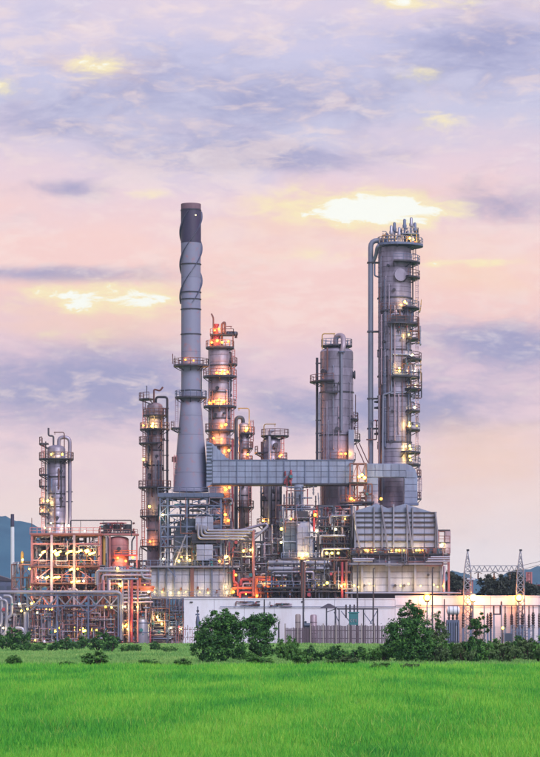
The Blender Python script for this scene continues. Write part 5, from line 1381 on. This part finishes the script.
def leaf_mesh(name, mat, blobs, n, size, seed, flat=.5):
    """many small leaf faces gathered in uneven clumps; blobs = [(x,y,z,rx,ry,rz)] in metres"""
    g_ = np.random.default_rng(seed)
    B_ = np.array(blobs); w = (B_[:, 3] * B_[:, 4] + B_[:, 5] * B_[:, 3]) ; w = w / w.sum()
    # sub-clumps on each blob
    ncl = max(10, n // 45)
    bi = g_.choice(len(B_), ncl, p=w)
    u = g_.normal(size=(ncl, 3)); u /= np.linalg.norm(u, axis=1)[:, None]
    rad = g_.uniform(.4, 1.18, ncl) ** .6
    cc = B_[bi, :3] + u * B_[bi, 3:] * rad[:, None]
    crad = g_.uniform(.10, .34, ncl) * B_[bi, 3:].mean(1)
    li = g_.integers(0, ncl, n)
    P = cc[li] + g_.normal(size=(n, 3)) * crad[li][:, None] * np.array([1, 1, .7]) * .75
    P[:, 2] = np.maximum(P[:, 2], .03)
    nv = u[li] + g_.normal(size=(n, 3)) * .8 + np.array([0, 0, flat]); nv /= np.linalg.norm(nv, axis=1)[:, None]
    t = np.cross(nv, g_.normal(size=(n, 3))); t /= np.linalg.norm(t, axis=1)[:, None]
    b = np.cross(nv, t)
    s_ = size * g_.uniform(.45, 1.55, n)[:, None]
    V = np.empty((n, 4, 3))
    V[:, 0] = P - t * s_; V[:, 1] = P - b * s_ * .42 + nv * s_ * .12; V[:, 2] = P + t * s_; V[:, 3] = P + b * s_ * .42 + nv * s_ * .12
    me = bpy.data.meshes.new(name)
    me.vertices.add(4 * n); me.vertices.foreach_set('co', V.reshape(-1))
    me.loops.add(4 * n); me.polygons.add(n)
    me.polygons.foreach_set('loop_start', np.arange(0, 4 * n, 4)); me.polygons.foreach_set('vertex_index' if False else 'loop_total', np.full(n, 4)) if False else None
    me.loops.foreach_set('vertex_index', np.arange(4 * n, dtype=np.int32))
    me.update(calc_edges=True); me.materials.append(MT[mat])
    return me
def tree(name, label, cat, Y, px, blobs_px, n, size, mat, seed, trunk=(1.6, .5), group=None, stems=1, base_row=None):
    """blobs in photo pixels (x, d, row, rx, rd, ry); the trunk forks toward each clump"""
    k = sc(Y); t = thing(name, label, cat, Y, px, group=group)
    bl = [((x - px) / k, d / k, (ground_row(Y) - y) / k, rx / k, rd / k, ry / k) for x, d, y, rx, rd, ry in blobs_px]
    o = bpy.data.objects.new('crown' if cat == 'tree' else 'foliage', leaf_mesh('foliage', mat, bl, n, size, seed)); COL.objects.link(o); o.parent = t
    g_ = ground_row(Y); m = MB(Y); q = random.Random(seed)
    top = min(b[2] for b in blobs_px)
    fork = g_ - (g_ - top) * .3
    m.tube([(px, 0, g_ + .3), (px + q.uniform(-1, 1), 0, (g_ + fork) / 2), (px + q.uniform(-1, 1), 0, fork)], 1, 8, 0, rads=[trunk[0] * 1.25, trunk[0], trunk[0] * .8])
    for b in blobs_px:
        mid = ((px + b[0]) / 2 + q.uniform(-2, 2), b[1] * .5, (fork + b[2]) / 2 + 1)
        m.tube([(px, 0, fork + .5), mid, (b[0], b[1], b[2])], 1, 6, 0, rads=[trunk[0] * .7, trunk[0] * .4, trunk[1] * .4])
        for _ in range(3):
            m.tube([mid, (b[0] + q.uniform(-1, 1) * b[3] * .9, b[1] + q.uniform(-1, 1) * b[4] * .8, b[2] + q.uniform(-1, .6) * b[5] * .9)], 1, 5, 0, rads=[trunk[0] * .3, trunk[1] * .2])
    m.build('trunk', 'bark', t, True)
    return t
FY = lambda Y: (300 + Y) * 5 / 3 - 500      # foreground distances
# the two trees in front of the white wall
tree('broadleaf_tree', 'larger dark leafy tree in front of the white wall, with a ragged top', 'tree', FY(-158), 222,
     [(212, 0, 637, 15, 14, 17), (228, 2, 630, 14, 13, 16), (222, -4, 622, 10, 9, 9), (204, -2, 647, 11, 11, 13), (236, 0, 643, 12, 12, 16), (218, -8, 652, 16, 10, 10), (232, 4, 617, 6, 6, 6), (216, 3, 615, 5, 5, 5), (208, 0, 627, 7, 7, 6), (200, 0, 636, 5, 6, 5), (240, 0, 627, 7, 8, 7), (226, 3, 611.5, 4, 4, 3)], 17500, .110, 'leaf', 101)
tree('broadleaf_tree', 'smaller round-headed dark tree next to the bigger one', 'tree', FY(-150), 261,
     [(261, 0, 622, 13, 12, 8), (255, 0, 629, 10, 10, 10), (268, 0, 630, 8.5, 9, 11), (260, -3, 640, 11, 9, 12), (270, 0, 619, 7, 7, 5), (262, 0, 650, 12, 9, 8), (249, 2, 624, 5, 5, 5)], 9500, .105, 'leaf', 102)
tree('broadleaf_tree', 'big rounded dark green bush-like tree left of the switchyard floodlight', 'tree', FY(-157), 410,
     [(410, 0, 618, 10, 10, 14), (404, 0, 634, 16, 14, 16), (420, 0, 634, 15, 13, 17), (411, -4, 649, 22, 14, 13), (396, 0, 648, 12, 11, 14), (428, 0, 650, 11, 10, 12), (409, 2, 606, 4, 4, 5), (393, 0, 630, 6, 6, 6), (417, 0, 614, 6, 6, 7)], 17500, .110, 'leaf', 103)
tree('sapling', 'feathery sapling with arching leaf sprays under the brightest floodlight', 'tree', FY(-152), 478,
     [(478, 0, 640, 6, 6, 16), (476, 0, 622, 4, 4, 8), (481, 0, 617, 3.5, 3, 3), (473, 0, 627, 5, 4, 3), (484, 0, 630, 5, 4, 4), (478, 0, 652, 9, 7, 8)], 3600, .12, 'leaf', 104, (.6, .3))
tree('sapling', 'wispy olive sapling between round bush and transformer', 'tree', FY(-148), 436,
     [(435, 0, 625, 5, 5, 12), (440, 0, 634, 7, 6, 12), (430, 0, 640, 6, 6, 12), (437, 0, 612, 2.5, 2, 4)], 3200, .10, 'leaf3', 105, (.6, .3))
# dark trees beyond the wall
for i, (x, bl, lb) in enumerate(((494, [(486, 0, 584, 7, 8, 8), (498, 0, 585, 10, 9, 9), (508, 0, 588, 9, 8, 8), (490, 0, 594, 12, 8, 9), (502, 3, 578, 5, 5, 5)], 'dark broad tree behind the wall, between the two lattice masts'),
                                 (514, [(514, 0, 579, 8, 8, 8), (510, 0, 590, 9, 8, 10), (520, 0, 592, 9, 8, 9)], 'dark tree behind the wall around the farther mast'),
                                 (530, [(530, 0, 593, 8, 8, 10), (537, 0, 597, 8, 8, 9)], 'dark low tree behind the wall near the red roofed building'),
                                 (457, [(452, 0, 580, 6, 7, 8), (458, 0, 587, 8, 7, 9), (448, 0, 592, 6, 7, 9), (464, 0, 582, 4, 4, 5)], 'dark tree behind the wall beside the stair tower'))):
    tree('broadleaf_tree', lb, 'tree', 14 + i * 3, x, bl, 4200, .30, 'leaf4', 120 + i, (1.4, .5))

# bushes: a few crown meshes, each bush placed on its own
BUSH = []
for i, (mt, n) in enumerate((('leaf2', 3200), ('leaf', 3000), ('leaf3', 3000), ('leaf2', 2600), ('leaf', 3200))):
    g_ = random.Random(200 + i)
    bl = [(g_.uniform(-.6, .6), g_.uniform(-.4, .4), g_.uniform(.25, .75), g_.uniform(.25, .55), g_.uniform(.25, .5), g_.uniform(.2, .4)) for _ in range(7)]
    BUSH.append(leaf_mesh('foliage', mt, bl, n, .07, 210 + i, .7))
STEM = None
def bush(label, Y, px, w, h, kind, group, rot):
    """w, h in photo pixels; stands on the ground at depth Y"""
    global STEM
    k = sc(Y); t = thing('bush', label, 'bush', Y, px, group=group)
    o = bpy.data.objects.new('foliage', BUSH[kind]); COL.objects.link(o); o.parent = t
    o.scale = (w / k / 2.0, w / k / 2.0, h / k / 1.12); o.rotation_euler.z = rot
    if STEM is None:
        m = MB(FY(-150))
        for a in range(5): m.tube([(270, 0, 625 + CAMZ * m.k), (270 + math.cos(a*1.3) * 3, math.sin(a*1.3) * 3, 625 + CAMZ * m.k - 6)], .4, 5, 0, rads=[.45, .25])
        v = [((x - 270) / m.k, d / m.k, CAMZ + (HOR + z) / m.k) for x, d, z in m.v]
        STEM = bpy.data.meshes.new('stems'); STEM.from_pydata(v, [], m.f); STEM.materials.append(MT['bark'])
    s_ = bpy.data.objects.new('stems', STEM); COL.objects.link(s_); s_.parent = t; s_.scale = (w / k / 2, w / k / 2, h / k)
q = random.Random(77)
HG = 'bushes of the hedge in front of the switchyard'
MG = 'low bushes on the bank before the fence'
LG = 'low bushes along the foot of the pipe rack'
CG = 'weed clumps out in the mown field'
mid = [(283, 18, 16, 0, 'just past the smaller tree'), (297, 20, 12, 3, 'in front of the stubby pole'), (312, 18, 13, 1, 'under the pale upright tank'), (327, 19, 11, 0, 'below the shelter'), (342, 20, 12, 4, 'below the goal-like frame'), (357, 18, 11, 1, 'below the teal cabinet'), (371, 20, 13, 3, 'at the outer end of the board fence'), (384, 15, 15, 0, 'touching the round bush-like tree'), (248, 15, 9, 3, 'between the stems of the two trees'), (291, 13, 20, 0, 'rising bright green near the smaller tree')]
for i, (x, w, h, kd, lb) in enumerate(mid): bush(f'{("rounded", "leafy", "shaggy")[i % 3]} low bush on the bank {lb}', FY(-152 + q.uniform(-5, 8)), x, w * 1.6, h * 1.5, kd, MG, q.uniform(0, 6))
rt = [(437, 22, 20, 2, 'beside the round bush-like tree'), (450, 22, 22, 0, 'under the transformer'), (462, 20, 24, 2, 'under the nearer lattice mast'), (470, 18, 27, 1, 'beside the feathery sapling'), (490, 22, 24, 0, 'under the two-legged switch'), (502, 22, 24, 2, 'under the small yellow lamp'), (514, 22, 25, 1, 'under the blue cabinet'), (526, 22, 26, 2, 'under the dark grille rack'), (538, 22, 28, 0, 'at the far end of the hedge'), (552, 24, 28, 2, 'past the last insulator'), (456, 14, 16, 3, 'low in front of the transformer'), (484, 16, 17, 3, 'low in front of the sapling'), (509, 18, 16, 0, 'low in front of the blue cabinet'), (531, 16, 16, 4, 'low in front of the grille rack')]
for i, (x, w, h, kd, lb) in enumerate(rt): bush(f'{("olive", "dense", "leafy")[i % 3]} hedge bush {lb}', FY(-153 + q.uniform(-5, 6)), x, w * 1.5, h * 1.1, kd, HG, q.uniform(0, 6))
lf = [(12, 24, 17, 4, 'under the gooseneck pipes'), (-3, 22, 13, 1, 'at the very edge by the goosenecks'), (38, 13, 9, 3, 'by the marker cone'), (52, 12, 7, 1, 'between cone and rack post'), (66, 17, 10, 4, 'under the middle of the lattice girder'), (83, 15, 11, 1, 'at the girder post with yellow lamps'), (98, 24, 14, 4, 'darkest, near the end of the girder'), (112, 17, 11, 1, 'at the end post of the girder'), (127, 12, 8, 3, 'below the red riser'), (158, 11, 7, 4, 'at the striped barrier board'), (170, 12, 6, 3, 'at the start of the picket railing'), (28, 13, 8, 1, 'beside the first rack post'), (140, 10, 6, 0, 'below the turquoise tank')]
for i, (x, w, h, kd, lb) in enumerate(lf): bush(f'{("dark", "small", "scrubby")[i % 3]} low bush {lb}', FY(-96 + q.uniform(-9, 9)), x, w * 1.6, h * 1.45, kd, LG, q.uniform(0, 6))
fd = [(14, 22, 8, 3, -158, 'nearest the shed side'), (99, 40, 9, 0, -160, 'widest, before the pink frame'), (66, 18, 4, 3, -160, 'flat, beside the widest one'), (150, 26, 5, 3, -158, 'spreading before the striped board'), (178, 26, 5, 0, -160, 'before the larger tree'), (378, 20, 5, 3, -168, 'before the round bush-like tree'), (410, 22, 4, 2, -168, 'small and dark at its foot'), (345, 34, 6, 2, -157, 'dark, below the bank'), (260, 34, 7, 3, -156, 'under the two trees'), (308, 30, 8, 0, -156, 'on the bank edge')]
for i, (x, w, h, kd, Yb, lb) in enumerate(fd): bush(f'{("ragged", "low", "sprawling")[i % 3]} weed clump in the field, {lb}', FY(Yb - 9), x, w * 1.15, h * 1.9, kd, CG, q.uniform(0, 6))

# ------------------------------------------------------------------ grass
def blades(name, y0, y1, n, hgt, wid, mat, seed, falloff=2.0, margin=1.3, lean=.35, clump=0):
    g_ = np.random.default_rng(seed)
    u = g_.random(n)
    e = falloff - 1                                   # density falling with distance from the camera
    d = (y0 ** -e + u * (y1 ** -e - y0 ** -e)) ** (-1 / e) if e > 0 else y0 + u * (y1 - y0)
    x = g_.uniform(-1, 1, n) * (270 / F * d * margin + 2)
    if clump:
        ci = g_.integers(0, clump, n); d = d[ci] + g_.normal(0, .35, n); x = x[ci] + g_.normal(0, .22, n)
    # patchy height and lean
    pat = np.sin(x * .55 + np.sin(d * .31) * 2) * np.sin(d * .23 + np.sin(x * .2) * 2) + .6 * np.sin(x * 1.7 + d * .8) * np.sin(d * .9 - x * .6)
    h = hgt * g_.uniform(.55, 1.25, n) * (1 + .28 * pat)
    w = wid * g_.uniform(.6, 1.4, n) * np.maximum(1, d / 125)
    az = g_.uniform(0, 2 * np.pi, n); ln = g_.uniform(.05, 1, n) * lean * h
    fx_, fy_ = np.cos(az), np.sin(az)
    la = g_.uniform(0, 2 * np.pi, n); lx, ly = np.cos(la) * ln, np.sin(la) * ln
    Yw = d - D0
    V = np.empty((n, 5, 3))
    for i, (t, ww) in enumerate(((0, 1), (0, 1), (.55, .8), (.55, .8), (1, 0))):
        sgn = -1 if i in (0, 3) else 1
        V[:, i, 0] = x + fx_ * w * .5 * ww * sgn * (i < 4) + lx * t * t
        V[:, i, 1] = Yw + fy_ * w * .5 * ww * sgn * (i < 4) + ly * t * t
        V[:, i, 2] = h * t * (1 - .12 * t)
    me = bpy.data.meshes.new(name)
    me.vertices.add(5 * n); me.vertices.foreach_set('co', V.reshape(-1))
    base = np.arange(n)[:, None] * 5
    loops = np.concatenate([base + np.array([[0, 1, 2, 3]]), base + np.array([[3, 2, 4]])], axis=1).reshape(-1)
    me.loops.add(7 * n); me.polygons.add(2 * n)
    st = np.empty(2 * n, dtype=np.int32); st[0::2] = np.arange(n) * 7; st[1::2] = np.arange(n) * 7 + 4
    me.polygons.foreach_set('loop_start', st)
    me.loops.foreach_set('vertex_index', loops.astype(np.int32))
    me.update(calc_edges=True); me.materials.append(MT[mat])
    o = bpy.data.objects.new(name, me); COL.objects.link(o); o['kind'] = 'stuff'
    return o
blades('field_grass', 60, 224, 560000, .34, .021, 'grassm', 301)
blades('tall_grass', 60, 180, 14000, .46, .022, 'stalk', 303, 2.0, lean=.6, clump=900)
blades('bank_grass', 223, 474, 150000, .30, .035, 'grassf', 302, 1.6)
